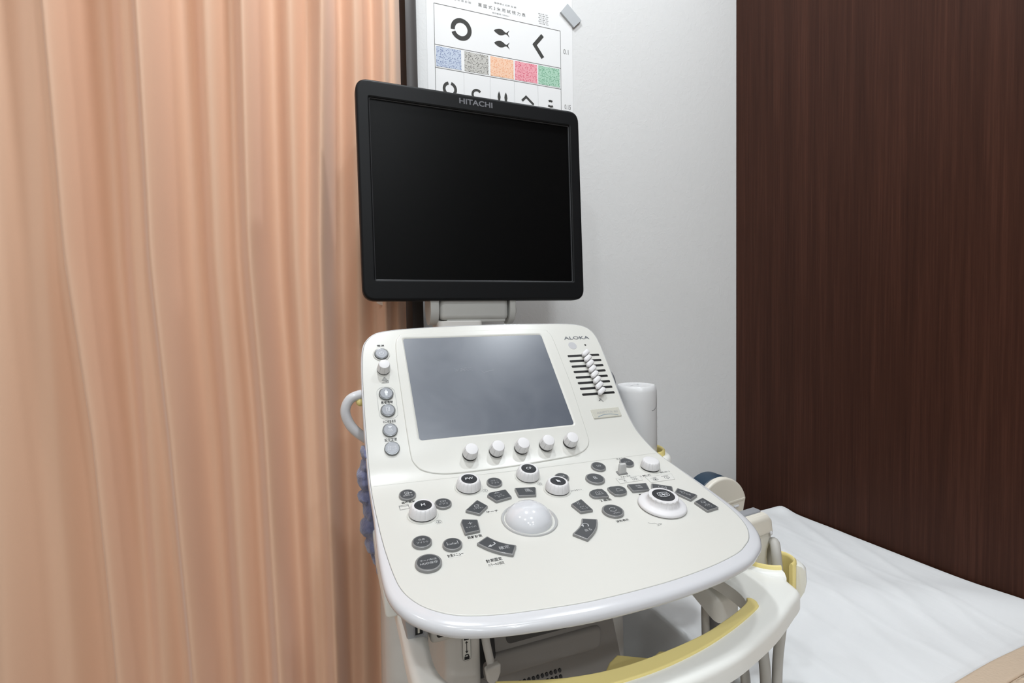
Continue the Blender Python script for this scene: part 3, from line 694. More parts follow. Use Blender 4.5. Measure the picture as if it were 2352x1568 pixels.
# ------------------------------------------------------------------ rotary knobs
def lathe_geo(prof_, x, s, seg=128, flute=None, skew=None):
    P = sp(x, s); d, n = tang(s); ex = V((1, 0, 0)); ey = -d; vs, fs = [], []
    for j, (r, h) in enumerate(prof_):
        for k in range(seg):
            a = 2 * PI * k / seg; rr = r
            if flute and flute[0] <= j <= flute[1] and k % flute[2] == 0: rr = r - flute[3]
            vs.append(P + (ex * math.cos(a) + ey * math.sin(a)) * rr + n * h)
    m = len(prof_)
    for j in range(m - 1):
        for k in range(seg): fs.append([j * seg + k, j * seg + (k + 1) % seg, (j + 1) * seg + (k + 1) % seg, (j + 1) * seg + k])
    fs.append([(m - 1) * seg + k for k in range(seg)]); fs.append([k for k in range(seg)][::-1])
    return vs, fs
def lathe(name, prof_, x, s, m, parent, sharp=45, **k):
    vs, fs = lathe_geo(prof_, x, s, **k); return add(name, vs, fs, m, parent, True, sharp)
def small_knob(x, s, r0, r1, h, ring=True):
    b0 = .0048 if ring else .0016
    if ring: lathe('knob_collar', [(r0 * 1.28, -.001), (r0 * 1.28, .0003), (r0 * 1.24, .0007), (r0 * 1.1, .0007)], x, s, M_cream, mach)
    o = lathe('rotary_knob', [(r0 * .97, b0), (r0, b0 + .0008), (r0 * .985, b0 + .0024), (r1 * 1.05, h - .0026), (r1 * 1.01, h - .0012), (r1 * .93, h - .0002), (r1 * .80, h), (r1 * .4, h + .0003)], x, s, M_knob, mach, flute=(1, 4, 16, .0006))
    lathe('knob_foot', [(r0 * .97, -.001), (r0 * .97, b0 + .0002)], x, s, M_black, o)
small_knob(.0841, .0738, .0084, .0071, .0138, ring=False)
for x in (.1727, .2068, .2405, .2752, .3100): small_knob(x, .2085, .0093, .0080, .0160)
def pot_knob(x, s, body, tagch=None, tagpos=None, art=None):
    lathe('knob_collar', [(.0160, -.001), (.0160, .0003), (.0156, .0008), (.014, .0008)], x, s, M_cream, mach)
    r0, r1, h = .0141, .0113, .0120
    o = lathe('rotary_knob', [(r0 * .99, .0022), (r0, .0030), (r0 * .99, .0050), (r0 * .95, .0075), (r0 * .885, .0098), (r1 * 1.04, .0112), (r1 * .97, .0120), (r1 * .84, .0121), (r1 * .79, .0117), (r1 * .78, .0110)], x, s, M_knob, mach, flute=(1, 5, 8, .0006))
    lathe('knob_foot', [(r0 * .95, -.001), (r0 * .95, .0024)], x, s, M_black, o)
    lathe('knob_cap', [(r1 * .80, .0100), (r1 * .795, .0118), (r1 * .75, .0122), (r1 * .55, .0118), (r1 * .2, .0116)], x, s, M_kcap, o)
    a = art or Art().text(body, 0, 0, .0042)
    a.build('lettering', M_wprint2, o, local(x, s, .0124))
    if tagch:
        tx_, ts_ = tagpos
        Art().arc(0, 0, .0026, 0, 360, .00030).text(tagch, 0, 0, .0028).build('axis_mark', M_gprint, mach, local(tx_, ts_, .0006))
        slab('axis_tab', circle(tx_, ts_, .0040, 24), -.001, .0004, .0003, sp, M_cream, mach)
pot_knob(.0986, .2951, 'M', 'Z', (.1114, .3109))
pot_knob(.1585, .2575, 'PW', 'Y', (.1750, .2680))
pot_knob(.2337, .2531, 'CF', 'X', (.2417, .2710))
pot_knob(.2559, .2883, '', art=Art().poly([(-.0016, .0034), (-.0016, -.0026), (.0024, -.0008)]).stroke([(0, 0), (.0016, -.0034)], .0011))
lathe('knob_collar', [(.0138, -.001), (.0138, .0003), (.0134, .0007), (.012, .0007)], .3969, .2725, M_cream, mach)
o = lathe('rotary_knob', [(.0118, .0024), (.0121, .0034), (.0119, .006), (.0113, .0088), (.0107, .0108), (.0099, .0117), (.0088, .0119), (.004, .0121)], .3969, .2725, M_knob, mach, flute=(1, 4, 8, .0006))
lathe('knob_foot', [(.0115, -.001), (.0115, .0026)], .3969, .2725, M_black, o)
o = lathe('flanged_knob', [(.0262, .0010), (.0266, .0018), (.0262, .0034), (.0250, .0044), (.0212, .0050), (.0190, .0056), (.0176, .0070), (.0167, .0090), (.0160, .0112), (.0166, .0124), (.0160, .0134), (.0140, .0137), (.0125, .0136), (.0122, .0130)], .3554, .3505, M_knob, mach, flute=(6, 9, 8, .0006))
lathe('knob_foot', [(.0252, -.001), (.0252, .0013)], .3554, .3505, M_black, o)
lathe('knob_cap', [(.0126, .0118), (.0125, .0136), (.0120, .0141), (.009, .0138), (.003, .0136)], .3554, .3505, M_kcap, o)
a = Art().stroke([(-.0060, .0040), (-.0066, -.0012), (-.0052, -.0034), (0, -.0042), (.0052, -.0034), (.0066, -.0012), (.0060, .0040), (0, .0046)], .0005, True)
a.stroke([(-.0042, .0020), (-.0042, -.0020), (.0042, .0022), (.0042, -.0018)], .0005, True).stroke([(0, .0026), (0, -.0026)], .0005).stroke([(-.0018, .0026), (.0018, -.0026)], .0004)
a.build('lettering', M_wprint2, o, local(.3554, .3505, .0144, -.12))

# track ball in its clear ring
o = lathe('trackball', [(.0245, -.004), (.0245, .0005)] + [(.0245 * math.cos(t), .0005 + .0172 * math.sin(t)) for t in [PI / 2 * k / 12 for k in range(1, 12)]], .2010, .3327, M_ball, mach, sharp=89)
lathe('ball_ring', [(.0296, -.001), (.0296, .0005), (.0290, .0014), (.0276, .0013), (.0262, -.0002), (.0250, -.0012), (.0248, -.004)], .2018, .3327, M_ballring, o)
# slider bank
for k in range(8):
    s_ = .0655 + k * .00998; x0_, x1_ = .3594 - .0002 * k, .4148 - .0003 * k
    c = Art().poly([p for p in fillet([(x0_, s_ - .0018), (x1_, s_ - .0018), (x1_, s_ + .0018), (x0_, s_ + .0018)], .0017)])
    slot = slab('slider_slot', fillet([(x0_, s_ - .0019), (x1_, s_ - .0019), (x1_, s_ + .0019), (x0_, s_ + .0019)], .0018), -0.0015, 0.0003, 0, sp, M_black, mach)
    kx = .3873
    def km(u, v, h, kx=kx, s_=s_): return sp(kx + u, s_ + .0003 + v - h * 0.02, h)
    ol = [(u * .85 + v * .53, -u * .53 + v * .85) for u, v in fillet([(-.0082, .0010), (-.0056, -.0034), (.0066, -.0038), (.0086, .0004), (.0062, .0040), (-.0056, .0040)], .0022)]
    kv = []
    for hh, sc_, dx in ((.0003, .55, 0), (.0035, .62, 0), (.0048, .95, 0), (.0068, 1.0, .0003), (.0082, .90, .0006), (.0088, .70, .0010)):
        kv.append([sp(kx + u * sc_ + dx, s_ + v * sc_ - dx * .6, hh) for u, v in ol])
    vs = [p for r_ in kv for p in r_]; n_ = len(ol); fs = []
    for j in range(5):
        for i in range(n_): fs.append([j * n_ + i, j * n_ + (i + 1) % n_, (j + 1) * n_ + (i + 1) % n_, (j + 1) * n_ + i])
    fs += [[5 * n_ + i for i in range(n_)], list(range(n_))[::-1]]
    add('slider_knob', vs, fs, M_knob, slot, True, 50)
# toggle switch
o = slab('toggle_switch', fillet([(.3474, .2690), (.3612, .2690), (.3600, .2782), (.3462, .2782)], .0008), -.001, .0010, .0005, sp, M_ring, mach)
vs = []
for w_, d_, h_, off_ in ((.0052, .0030, .0008, 0), (.0050, .0028, .006, -.0004), (.0047, .0026, .0115, -.0010), (.0042, .0020, .0126, -.0010)):
    vs += [sp(.3535 + u * w_, .2738 + off_ + v * d_, h_) for u, v in fillet([(-1, -1), (1, -1), (1, 1), (-1, 1)], .5, 4)]
n_ = len(vs) // 4; fs = [[j * n_ + i, j * n_ + (i + 1) % n_, (j + 1) * n_ + (i + 1) % n_, (j + 1) * n_ + i] for j in range(3) for i in range(n_)] + [[3 * n_ + i for i in range(n_)]]
add('switch_lever', vs, fs, M_toggle, o, True, 50)

# ------------------------------------------------------------------ printed words on the console
def word(body, x, s, h, w, m=None, bold=0.012, film=True, rot=0.0):
    o = Art().text(body, 0, 0, h * mm_, w * mm_, rot, bold).build('printed_label', m or M_kprint, mach, local(x, s, .00030))
    if film and not (.20 < s < .275):
        slab('label_film', [(x - w * mm_ * .56, s - h * mm_ * .8), (x + w * mm_ * .56, s - h * mm_ * .8), (x + w * mm_ * .56, s + h * mm_ * .8), (x - w * mm_ * .56, s + h * mm_ * .8)], -.0002, .00012, 0, plane(x, s), M_lab, o)
    return o
word('電源', .0844, .0335, 3.2, 9.6)
word('患者情報', .0832, .1238, 4.2, 14.8); word('ID□検査画面', .0831, .1512, 4.2, 15.2, bold=0.004); word('設定変更', .0821, .1762, 4.4, 14.6, bold=0.004)
word('コメント', .3714, .2440, 3.0, 14.6); word('フォーカス', .3534, .2820, 3.0, 14.4); word('l 拡大', .3800, .2868, 3.2, 15); word('縮小 l', .4100, .2856, 3.0, 14)
word('２画面', .3000, .3222, 4.0, 14.2); word('波形表示', .2955, .3624, 3.8, 15.2); word('ベースライン', .2771, .2944, 2.6, 15.4); word('画像調整', .3515, .3232, 3.6, 13.5, bold=0.03)
word('距離計測', .1389, .3442, 4.6, 14.4); word('計測メニュー', .1141, .3652, 4.6, 14.8); word('計測固定', .1452, .3826, 4.8, 15); word('カラーROI固定', .1452, .3885, 3.8, 15, bold=0.0)
word('画像閲覧', .0888, .2680, 3.4, 14.2); word('サーチ', .1695, .3082, 3.4, 13.4)
Art().stroke([(-.0048, .0030), (.0048, .0036), (.0048, -.0040), (-.0048, -.0044)], .00035, True).arc(0, .0024, .0048, 200, 340, .00035, ry=.0012).build('memory_icon', M_gprint, mach, local(.0829, .2757, .0004))
Art().stroke([(-.006, .004), (-.004, .0012), (0, .0010), (.0022, -.0016)], .0003).stroke([(.0004, -.0042), (.0066, -.0024), (.0058, -.0010), (.0030, -.0016)], .0003, True).build('turn_arrow', M_gprint, mach, local(.3255, .3776, .0004))
a = Art()
for r_ in (.0022, .0040, .0058, .0076): a.arc(0, .0062, r_, 240, 300, .0005, 10)
a.stroke([(-.0044, -.0044), (.0044, -.0044), (.0044, -.0014)], .0004, True).stroke([(.0022, -.0044), (.0022, -.0020)], .0004).build('volume_icon', M_gprint, mach, local(.0841, .0900, .0004))
Art().stroke([(-.0020, .0030), (-.0006, .0006), (.0016, .0028)], .0006).stroke([(-.0030, -.0010), (.0008, .0002), (.0030, -.0034)], .0005).disc(-.0026, -.0008, .0009).build('gain_icon', M_gprint, mach, local(.3845, .1463, .0004))
Art().text('ALOKA', 0, 0, .0060, .0450, bold=.008).build('maker_name', mat('maker_name_print', (0.115, 0.125, 0.145), .4), mach, local(.3874, .0305, .0004))
slab('sensor_window', circle(.3749, .0457, .0069, 36), -.001, .0003, .0002, sp, mat('sensor_grey', (0.50, 0.50, 0.515), .4), mach)
slab('microphone_hole', circle(.3978, .0453, .0016, 20), -.001, .0002, 0, sp, M_black, mach)
o = slab('name_plate', fillet([(.3612, .1612), (.4075, .1608), (.4070, .1760), (.3612, .1763)], .0012), -.001, .0014, .0009, sp, M_plate, mach)
Art().text('ARIETTA 60', 0, 0, .0036, .0345).build('model_lettering', M_lprint, o, local(.3858, .1676, .00155))
Art().arc(.3840 - .3840, -.045, .044, 68, 112, .0006, 20).build('swoosh', mat('swoosh_blue', (0.12, 0.22, 0.32), .4), o, local(.3850, .1700, .00155))
for pts, w1, w2 in (([(.3382, .2838), (.3712, .2847), (.3695, .2955), (.3368, .2953)], ('FOCUS', 'VELOCITY'), 0), ([(.3769, .2901), (.4156, .2919), (.4108, .3043), (.3762, .3032)], ('PAN ZOOM', 'DEPTH'), 1)):
    pts = ccw(pts); o = slab('legend_label', pts, 0, .0003, 0, sp, M_lab, mach)
    Art().stroke(pts, .00025, True).build('legend_border', M_lprint, o, lambda u, v: sp(u, v, .0004))
    cx_, cs_ = sum(p[0] for p in pts) / 4, sum(p[1] for p in pts) / 4
    a = Art().text(w1[0], -.0088, .0030, .0014, .0085).text(w1[1], .0080, .0030, .0014, .0100)
    if w2 == 0:
        a.arc(-.0105, -.001, .0026, -55, 55, .0004).arc(-.0045, -.001, .0026, 125, 235, .0004)
        a.stroke([(.0040, .001), (.0040, -.0032)], .0004).stroke([(.0055, -.0032), (.0070, .001), (.0082, -.0032), (.0096, .001), (.0108, -.0032)], .0004)
    else:
        a.stroke([(-.0110, .001), (-.0070, .001), (-.0052, -.0022), (-.0090, -.0036), (-.0124, -.0020)], .0004, True).disc(-.0088, -.0012, .0012)
        a.stroke([(.0062, .001), (.0104, .001), (.0122, -.0018), (.0090, -.0030), (.0050, -.0018)], .0004, True).stroke([(.0086, 0), (.0086, -.0042)], .0006)
    a.build('legend_print', M_gprint, o, local(cx_, cs_, .0005))

# ------------------------------------------------------------------ monitor
TL_ = math.radians(1.8); mo = V((0, .8769, .3789)); md = V((0, -math.sin(TL_), -math.cos(TL_))); mn = V((0, -math.cos(TL_), math.sin(TL_)))
def mpl(x, t, h=0.0): return V((x, 0, 0)) + mo + md * t + mn * h    # t: metres below the screen's top edge
MO = fillet([(.0765, -.0290), (.4955, -.0290), (.4975, .3385), (.0785, .3405)], .022, 8)
mon = slab('monitor', MO, -.012, .0055, .0042, mpl, M_monitor, mach, hole=fillet([(.0980, 0), (.4745, 0), (.4745, .3035), (.0990, .3055)], .002), holebev=.0022)
vs = []; n_ = len(ccw(MO))
for ins, h_ in ((0, -.0118), (.0005, -.016), (.004, -.034), (.012, -.046), (.022, -.050)): vs += [mpl(x, t, h_) for x, t in (offset(ccw(MO), -ins) if ins else ccw(MO))]
fs = [[j * n_ + i, (j + 1) * n_ + i, (j + 1) * n_ + (i + 1) % n_, j * n_ + (i + 1) % n_] for j in range(4) for i in range(n_)] + [[4 * n_ + i for i in range(n_)]]
add('monitor_back', vs, fs, M_monitor, mon, True, 50)
slab('monitor_screen', [(.0960, -.002), (.4765, -.002), (.4765, .3075), (.0960, .3075)], -.004, -.0005, 0, mpl, M_glass, mon)
slab('bezel_highlight', offset(ccw(fillet([(.0980, 0), (.4745, 0), (.4745, .3035), (.0990, .3055)], .002)), .0004), -.0005, .0022, .0003, mpl, mat('bezel_highlight_grey', (.040, .041, .044), .35, .3), mon, hole=fillet([(.0995, .0015), (.4730, .0015), (.4730, .3020), (.1005, .3040)], .002), holebev=.0010)  # added frame, its lighter grey painting the highlight of the inner bevel
Art().text('HITACHI', 0, 0, .0098, .0625, bold=.02).build('maker_name', M_logo, mon, lambda u, v: mpl(.2850 + u, -.0155 - v, .0058))
# hinge bracket under the monitor
hg = box('monitor_hinge', .2095, .3405, .868, .912, .004, .075, M_hinge, mach, .010, 4)
box('hinge_step', .222, .335, .872, .905, .0005, .008, M_hinge, hg, .003)
for xa, xb in ((.1925, .2080), (.3420, .3540)):
    pr = [(.866 + .024 + .024 * math.cos(t), .026 + .0295 * math.sin(t)) for t in [PI + PI * k / 16 for k in range(17)]] + [(.914, .07), (.866, .07)]
    slab('hinge_cheek', pr, xa, xb, .002, lambda y, z, h: V((h, y, z)), M_hinge, hg, sharp=40)
o = slab('hinge_bolt', circle(.890, .022, .0095, 20), .3545, .3615, .0025, lambda y, z, h: V((h, y, z)), M_hinge, hg)
slab('neck', fillet([(.206, .868), (.290, .868), (.290, .925), (.206, .925)], .012), -.34, .0035, .002, lambda x, y, h: V((x, y, h)), M_body, mach)

# ------------------------------------------------------------------ machine body under the console
def body_tw(v):
    x, y, z = v
    if x < .2: x = .060 + .098 * (y - .60)
    if z > -.5: x = x + (.010 if x < .2 else -.012)
    return (x, y, z)
box('trunk', .058, .430, .600, .93, -1.03, -.300, M_body, mach, .035, 5, body_tw)
Art().stroke([(.66, -.345), (.655, -.6), (.70, -1.0)], .0015).build('trunk_seam', M_lprint, mach, lambda u, v: V((.0596 + .098 * (u - .6) + max(0, (v + 1.03) / .73) * .010, u, v)))
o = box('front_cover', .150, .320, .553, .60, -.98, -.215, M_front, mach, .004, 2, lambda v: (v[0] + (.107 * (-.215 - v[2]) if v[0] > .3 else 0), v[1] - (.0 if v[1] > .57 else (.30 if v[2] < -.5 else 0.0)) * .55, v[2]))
FP = lambda x, z, h: V((x, .5532 - .2198 * (-.215 - z) - h * .976, z - h * -.21 * -1))
pocket = slab('cover_pocket', fillet([(.192, -.330), (.302, -.330), (.297, -.3665), (.194, -.3665)], .006), -.004, .0008, .0004, FP, mat('pocket_shade_plastic', (.05, .047, .044), .5), o)  # proud slab; the shade of the recess is put into its dark colour
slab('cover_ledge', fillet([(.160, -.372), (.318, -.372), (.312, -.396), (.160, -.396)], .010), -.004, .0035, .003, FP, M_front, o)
vs, fs = [], []
for r_ in range(3):
    for k_ in range(11):
        g = slab_geo(circle(.2000 + .0056 * k_ + .0005 * r_, -.4085 - .0068 * r_, .0020, 12), -.002, .0006, 0, FP)
        vs, fs = join([(vs, fs), g])
vh = add('vent_hole', vs, fs, M_black, o, False); vh['kind'] = 'stuff'
lv = box('lever_slot', .1590, .1790, .5, .52, -.392, -.31, M_black, o, .001, 1, lambda v: (v[0], v[1] + .028 - .2198 * (-.215 - v[2]) + .022, v[2]))
g1 = tube_geo([(.1625, .512, -.325), (.1638, .503, -.347), (.1660, .492, -.369)], [.0050, .0048, .0045], 12, True, .8)
add('lock_lever', g1[0], g1[1], M_body, o, True, 40)
slab('lever_paddle', fillet([(.1570, -.3645), (.1745, -.3610), (.1740, -.3720), (.1705, -.3800), (.1650, -.3825), (.1595, -.3790)], .003), 0, .006, .002, lambda x, z, h: V((x, .4915 - h, z)), M_body, o)
cc = slab('column_cover', fillet([(.118, .500), (.158, .500), (.158, .60), (.118, .60)], .012), -.98, -.262, .003, lambda x, y, h: V((x, y + .02 * (h + .3), h)), M_body, mach)
def stk(u, v): v = v * .72 + .0085; return V((.1402 + u * .85, .4985 + .02 * (-.3485 + v + .3), -.3485 + v))
o = slab('lock_sticker', fillet([(-.0052, .020), (.0052, .020), (.0052, -.0225), (-.0052, -.0225)], .005), 0, .0004, 0, lambda u, v, h: stk(u, v) + V((0, -h, 0)), M_lab, cc)
a = Art().stroke(fillet([(-.0052, .020), (.0052, .020), (.0052, -.0225), (-.0052, -.0225)], .005), .0003, True)
for v0, dx in ((.0125, .0018), (-.0165, 0)):
    a.poly([(-.0033, v0), (.0033, v0), (.0033, v0 - .0045), (-.0033, v0 - .0045)]).arc(dx * 1.6, v0 + .0008, .0022, 0, 180, .0012).stroke([(dx * 1.6 + .0022, v0 + .001), (dx * 1.6 + .0022, v0 - .001)], .0012)
a.stroke([(0, .004), (0, -.009)], .0009).poly([(-.002, .0035), (.002, .0035), (0, .0065)]).poly([(.002, -.0085), (-.002, -.0085), (0, -.0115)])
a.build('lock_symbols', M_kprint, o, lambda u, v: stk(u, v) + V((0, -.0008, 0)))
# small fittings under the left of the console
o = box('usb_hub', .0735, .0925, .458, .54, -.302, -.236, M_usb, mach, .003, 2, lambda v: (v[0] - (.008 if v[0] < .08 and v[2] > -.27 else 0), v[1], v[2]))
slab('usb_port', fillet([(-.0048, .012), (.0048, .012), (.0048, -.010), (-.0048, -.010)], .001), -.002, .0012, .0004, lambda u, v, h: V((.0833 + u, .458 - h, -.2815 + v)), M_lens, o, hole=fillet([(-.0036, .0108), (.0036, .0108), (.0036, -.0088), (-.0036, -.0088)], .0005), holebev=.0003)
slab('port_socket', [(-.0038, .011), (.0038, .011), (.0038, -.009), (-.0038, -.009)], -.001, .0003, 0, lambda u, v, h: V((.0833 + u, .458 - h, -.2815 + v)), M_black, o)
slab('port_tongue', [(-.0012, .010), (.0006, .010), (.0006, -.0075), (-.0012, -.0075)], 0, .0009, 0, lambda u, v, h: V((.0833 + u, .458 - h, -.2815 + v)), M_probe, o)
o = box('card_tray', .0945, .165, .458, .54, -.3045, -.262, M_body, mach, .004, 3)
slab('tray_slot', fillet([(.1000, -.266), (.160, -.266), (.160, -.2985), (.1000, -.2985)], .003), -.001, .0006, 0, lambda x, z, h: V((x, .458 - h, z)), M_black, o)
box('side_rail', .0590, .0720, .503, .62, -.297, -.252, M_shell, mach, .004, 3, lambda v: (v[0] - (.003 if v[2] > -.27 else 0), v[1], v[2] + (v[1] - .503) * .20))
slab('neck_joint', fillet([(.10, .50), (.40, .50), (.40, .74), (.10, .74)], .03), -.32, -.232, .004, lambda x, y, h: V((x, y, h + max(0, (y - .53)) * .9)), M_body, mach)

# handle loop
HZ = -.295
HO = [(.0720, .66), (.0700, .50), (.0680, .44), (.0695, .395), (.085, .352), (.125, .328), (.190, .316), (.250, .3145), (.3005, .3180), (.3326, .3225), (.3604, .3295), (.4006, .3420), (.4311, .3543), (.455, .3650), (.470, .3715), (.4800, .3775), (.4835, .385), (.489, .402), (.495, .419), (.486, .431), (.464, .443), (.455, .46), (.452, .66)]
HI = [(.0935, .60), (.0925, .50), (.0910, .460), (.0893, .437), (.0893, .418), (.0925, .402), (.103, .386), (.135, .368), (.185, .356), (.243, .349), (.319, .355), (.370, .367), (.405, .379), (.419, .398), (.423, .425), (.419, .455), (.400, .50), (.385, .60)]
hnd = slab('handle', [(p.x, p.y) for p in spline([(x, y, 0) for x, y in HO[:17]], 5)] + HO[17:], -.019, 0, .0065, lambda x, y, h: V((x, y, HZ + h + .05 * max(0, y - .42))), M_shell, mach, hole=smooth2(HI, 4), holebev=.006, seg=4)
GI = [(.4140, .3875), (.405, .3800), (.370, .3680), (.319, .3560), (.243, .3500), (.185, .3570), (.130, .3760)]
GO = [(.4180, .3850), (.4185, .3800), (.4160, .3750), (.4080, .3690), (.3600, .3530), (.305, .3405), (.245, .3350), (.180, .3405), (.118, .364)]
grip = spline([(x, y, 0) for x, y in GI], 6); gro = spline([(x, y, 0) for x, y in GO], 6)
GP = [(p.x, p.y) for p in grip] + [(p.x, p.y) for p in gro[::-1]]
slab('grip', GP, -.015, .0020, .0012, lambda x, y, h: V((x, y + (.003 if h < -.0001 and False else 0), HZ + h)), M_yellow, hnd)
slab('grip_tongue', fillet([(.205, .352), (.219, .364), (.229, .368), (.239, .377), (.251, .383), (.277, .367), (.290, .372), (.309, .364), (.340, .372), (.35, .36), (.30, .350), (.24, .346)], .002), -.004, 0, .0015, lambda x, y, h: V((x, y, -.308 + h)), M_yellow, hnd)

# left lifting loop with a yellow stop
pts = spline([(.066, .66, -.089), (.052, .66, -.0895), (.040, .66, -.095), (.0345, .66, -.1085), (.0385, .66, -.124), (.048, .66, -.137), (.066, .66, -.152)], 8)
g = tube_geo(pts, .0062, 14); lp = add('lifting_loop', g[0], g[1], M_rim, mach, True)
g = tube_geo(spline([(.075, .66, -.0985), (.060, .66, -.0985), (.051, .66, -.0985), (.0475, .66, -.0985)], 6), [.0055] * 12 + [.0050, .0046, .0040, .0034, .0026, .0015, .0008], 14); add('loop_stop', g[0], g[1], M_yellow, lp, True)
# dark rounded cover end behind the slider bank
bm = bmesh.new(); bmesh.ops.create_uvsphere(bm, u_segments=28, v_segments=16, radius=1)
for v in bm.verts: v.co = V((.4180 + v.co.x * .021, .67 + v.co.y * .02, -.103 + v.co.z * .030))
bm_add('black_cover_end', bm, M_dkgrey, mach)

# ------------------------------------------------------------------ holders on the right of the console
slab('holder_shelf', fillet([(.425, .44), (.462, .44), (.464, .52), (.464, .60), (.425, .74)], .01), -.030, 0, .006, lambda x, y, h: V((x, y, -.3255 + (y - .44) * .36 + h)), M_shell, mach)
def cup(cx, cy, ri, ro, z0, z1, gap=None, sx=1.0, sy=1.0, name='probe_holder', tilt=0.0, lip=0.003, gap2=None):
    a0, a1 = (math.radians(gap[1]), math.radians(gap[0]) + 2 * PI) if gap else (0, 2 * PI); n_ = 48
    def arc_(r, z): return [V((cx + r * sx * math.cos(a0 + (a1 - a0) * k / n_), cy + r * sy * math.sin(a0 + (a1 - a0) * k / n_), z + tilt * (r * math.sin(a0 + (a1 - a0) * k / n_)))) for k in range(n_ + 1)]
    def loft(secs, m_, nm, par):
        vs, fs = [], []
        for r, z in secs: vs += arc_(r, z)
        ns = len(secs); w_ = n_ + 1
        for j in range(ns):
            jj = (j + 1) % ns
            for k in range(n_): fs.append([j * w_ + k, j * w_ + k + 1, jj * w_ + k + 1, jj * w_ + k])
        if gap: fs += [[j * w_ for j in range(ns)], [j * w_ + n_ for j in range(ns)][::-1]]
        return add(nm, vs, fs, m_, par, True, 50)
    rm = ri + .004
    o = loft([(rm, z0), (ro - .008, z0), (ro - .002, z0 + .012), (ro, z0 + .55 * (z1 - z0)), (ro - .001, z1 - .005), (ro - .005, z1 - .001), (rm, z1)], M_shell, name, mach)
    if gap2: a0, a1 = math.radians(gap2[1]), math.radians(gap2[0]) + 2 * PI
    loft([(ri, z0 + .004), (rm - .0002, z0 + .004), (rm - .0002, z1 + lip), (rm - .002, z1 + lip + .0018), (ri + .0005, z1 + lip + .001), (ri - .0005, z1 + lip - .002)], M_yellow, 'holder_liner', o)
    return o
cup(.5030, .437, .0250, .0395, -.335, -.2930, (-112, -62), name='probe_holder', tilt=-.10, gap2=(-112, -82))
cup(.4960, .530, .0250, .0370, -.320, -.2700, (-20, 10), name='probe_holder')
cup(.4720, .650, .0340, .0480, -.262, -.2090, None, name='bottle_holder', lip=.006)

# ------------------------------------------------------------------ gel bottle
bt = thing('gel_bottle', 'milky white gel bottle upside down in a yellow ringed holder behind the console', 'bottle', (.4655, .65, -.255))
cx_, cy_ = .4655, .650
pr = [(.018, -.255), (.027, -.250), (.0305, -.235), (.0312, -.200), (.0314, -.125), (.0312, -.110), (.0300, -.1035), (.0280, -.1012), (.024, -.1020), (.010, -.1022)]
vs = [V((cx_ + r * math.cos(2 * PI * k / 48), cy_ + r * math.sin(2 * PI * k / 48), z)) for r, z in pr for k in range(48)]
fs = [[j * 48 + k, j * 48 + (k + 1) % 48, (j + 1) * 48 + (k + 1) % 48, (j + 1) * 48 + k] for j in range(len(pr) - 1) for k in range(48)] + [[(len(pr) - 1) * 48 + k for k in range(48)], list(range(48))[::-1]]
add('bottle_body', vs, fs, M_bottle, bt, True, 60)
def on_bottle(u, v): a = -2.2 + u / .0316; return V((cx_ + .0316 * math.cos(a), cy_ + .0316 * math.sin(a), v))
a = Art()
a.stroke([(.0455 - .020 * (1 - math.cos(t)), -.118 + .020 * math.sin(t) * 1.0) for t in [-.2 - 1.35 * k / 14 for k in range(15)]], .0008)
a.stroke([(.0452, -.122), (.0470, -.113)], .0008)
a.build('label_curve', M_gprint, bt, on_bottle)
Art().text('エコーゼリー', .0462, -.178, .0035, .060, -PI / 2).build('lettering', M_gprint, bt, on_bottle)
Art().poly([(-.008, .001), (-.003, .001), (-.003, .005), (-.008, .005)]).poly([(.003, .001), (.008, .001), (.008, .005), (.003, .005)]).build('base_mark', mat('bottle_base_print', (.8, .82, .84), .3), bt, lambda u, v: V((cx_ + u, cy_ + v, -.1010)))

# ------------------------------------------------------------------ probes with their cables
def cable(parent, pts, r=.0052): 
    g = tube_geo(spline(pts, 8), r, 12); return add('cable', g[0], g[1], M_cable, parent, True)
def plate_geo(ol, y0, y1, bev): return slab_geo(ol, -y1, -y0, bev, lambda x, z, h: V((x, -h, z)))
p1 = thing('convex_probe', 'cream convex ultrasound probe with a wide navy lens standing behind the console', 'ultrasound probe', (.495, .51, -.31))
cxp, czp, R1 = .4945, -.2520, .0405
top = [(cxp + R1 * math.cos(t), czp + .0420 * math.sin(t)) for t in [math.radians(15 + 150 * k / 24) for k in range(25)]]
ol = [(cxp + .0185, -.2740), (cxp + .0335, -.2650), (cxp + .0365, -.252)] + top + [(cxp - .0365, -.252), (cxp - .0335, -.2650), (cxp - .0185, -.2740)]
pb = slab('probe_body', ol, -.5075, -.500, .0025, lambda x, z, h: V((x, -h, z)), M_probe, p1, seg=3)
slab('probe_lens', [(cxp + (R1 - .0006) * math.cos(t), czp + .0418 * math.sin(t)) for t in [math.radians(18 + 144 * k / 24) for k in range(25)]] + [(cxp - .03, -.245), (cxp + .03, -.245)], -.5330, -.5070, .004, lambda x, z, h: V((x, -h, z)), M_navy, p1, seg=3)
slab('probe_back', [(cxp + .0185, -.2740), (cxp + .0335, -.2650), (cxp + .036, -.24), (cxp - .036, -.24), (cxp - .0335, -.2650), (cxp - .0185, -.2740)], -.5330, -.5072, .003, lambda x, z, h: V((x, -h, z)), M_probe, p1)
slab('probe_ridge', [(cxp - .034, -.2470), (cxp + .0352, -.2400), (cxp + .0358, -.2425), (cxp - .034, -.2500)], -.501, -.4988, .0007, lambda x, z, h: V((x, -h, z)), M_probe, pb)
slab('orientation_mark', fillet([(cxp + .0170, -.2490), (cxp + .0250, -.2480), (cxp + .0250, -.2505), (cxp + .0170, -.2515)], .001), -.501, -.4976, .0008, lambda x, z, h: V((x, -h, z)), M_rim, pb)
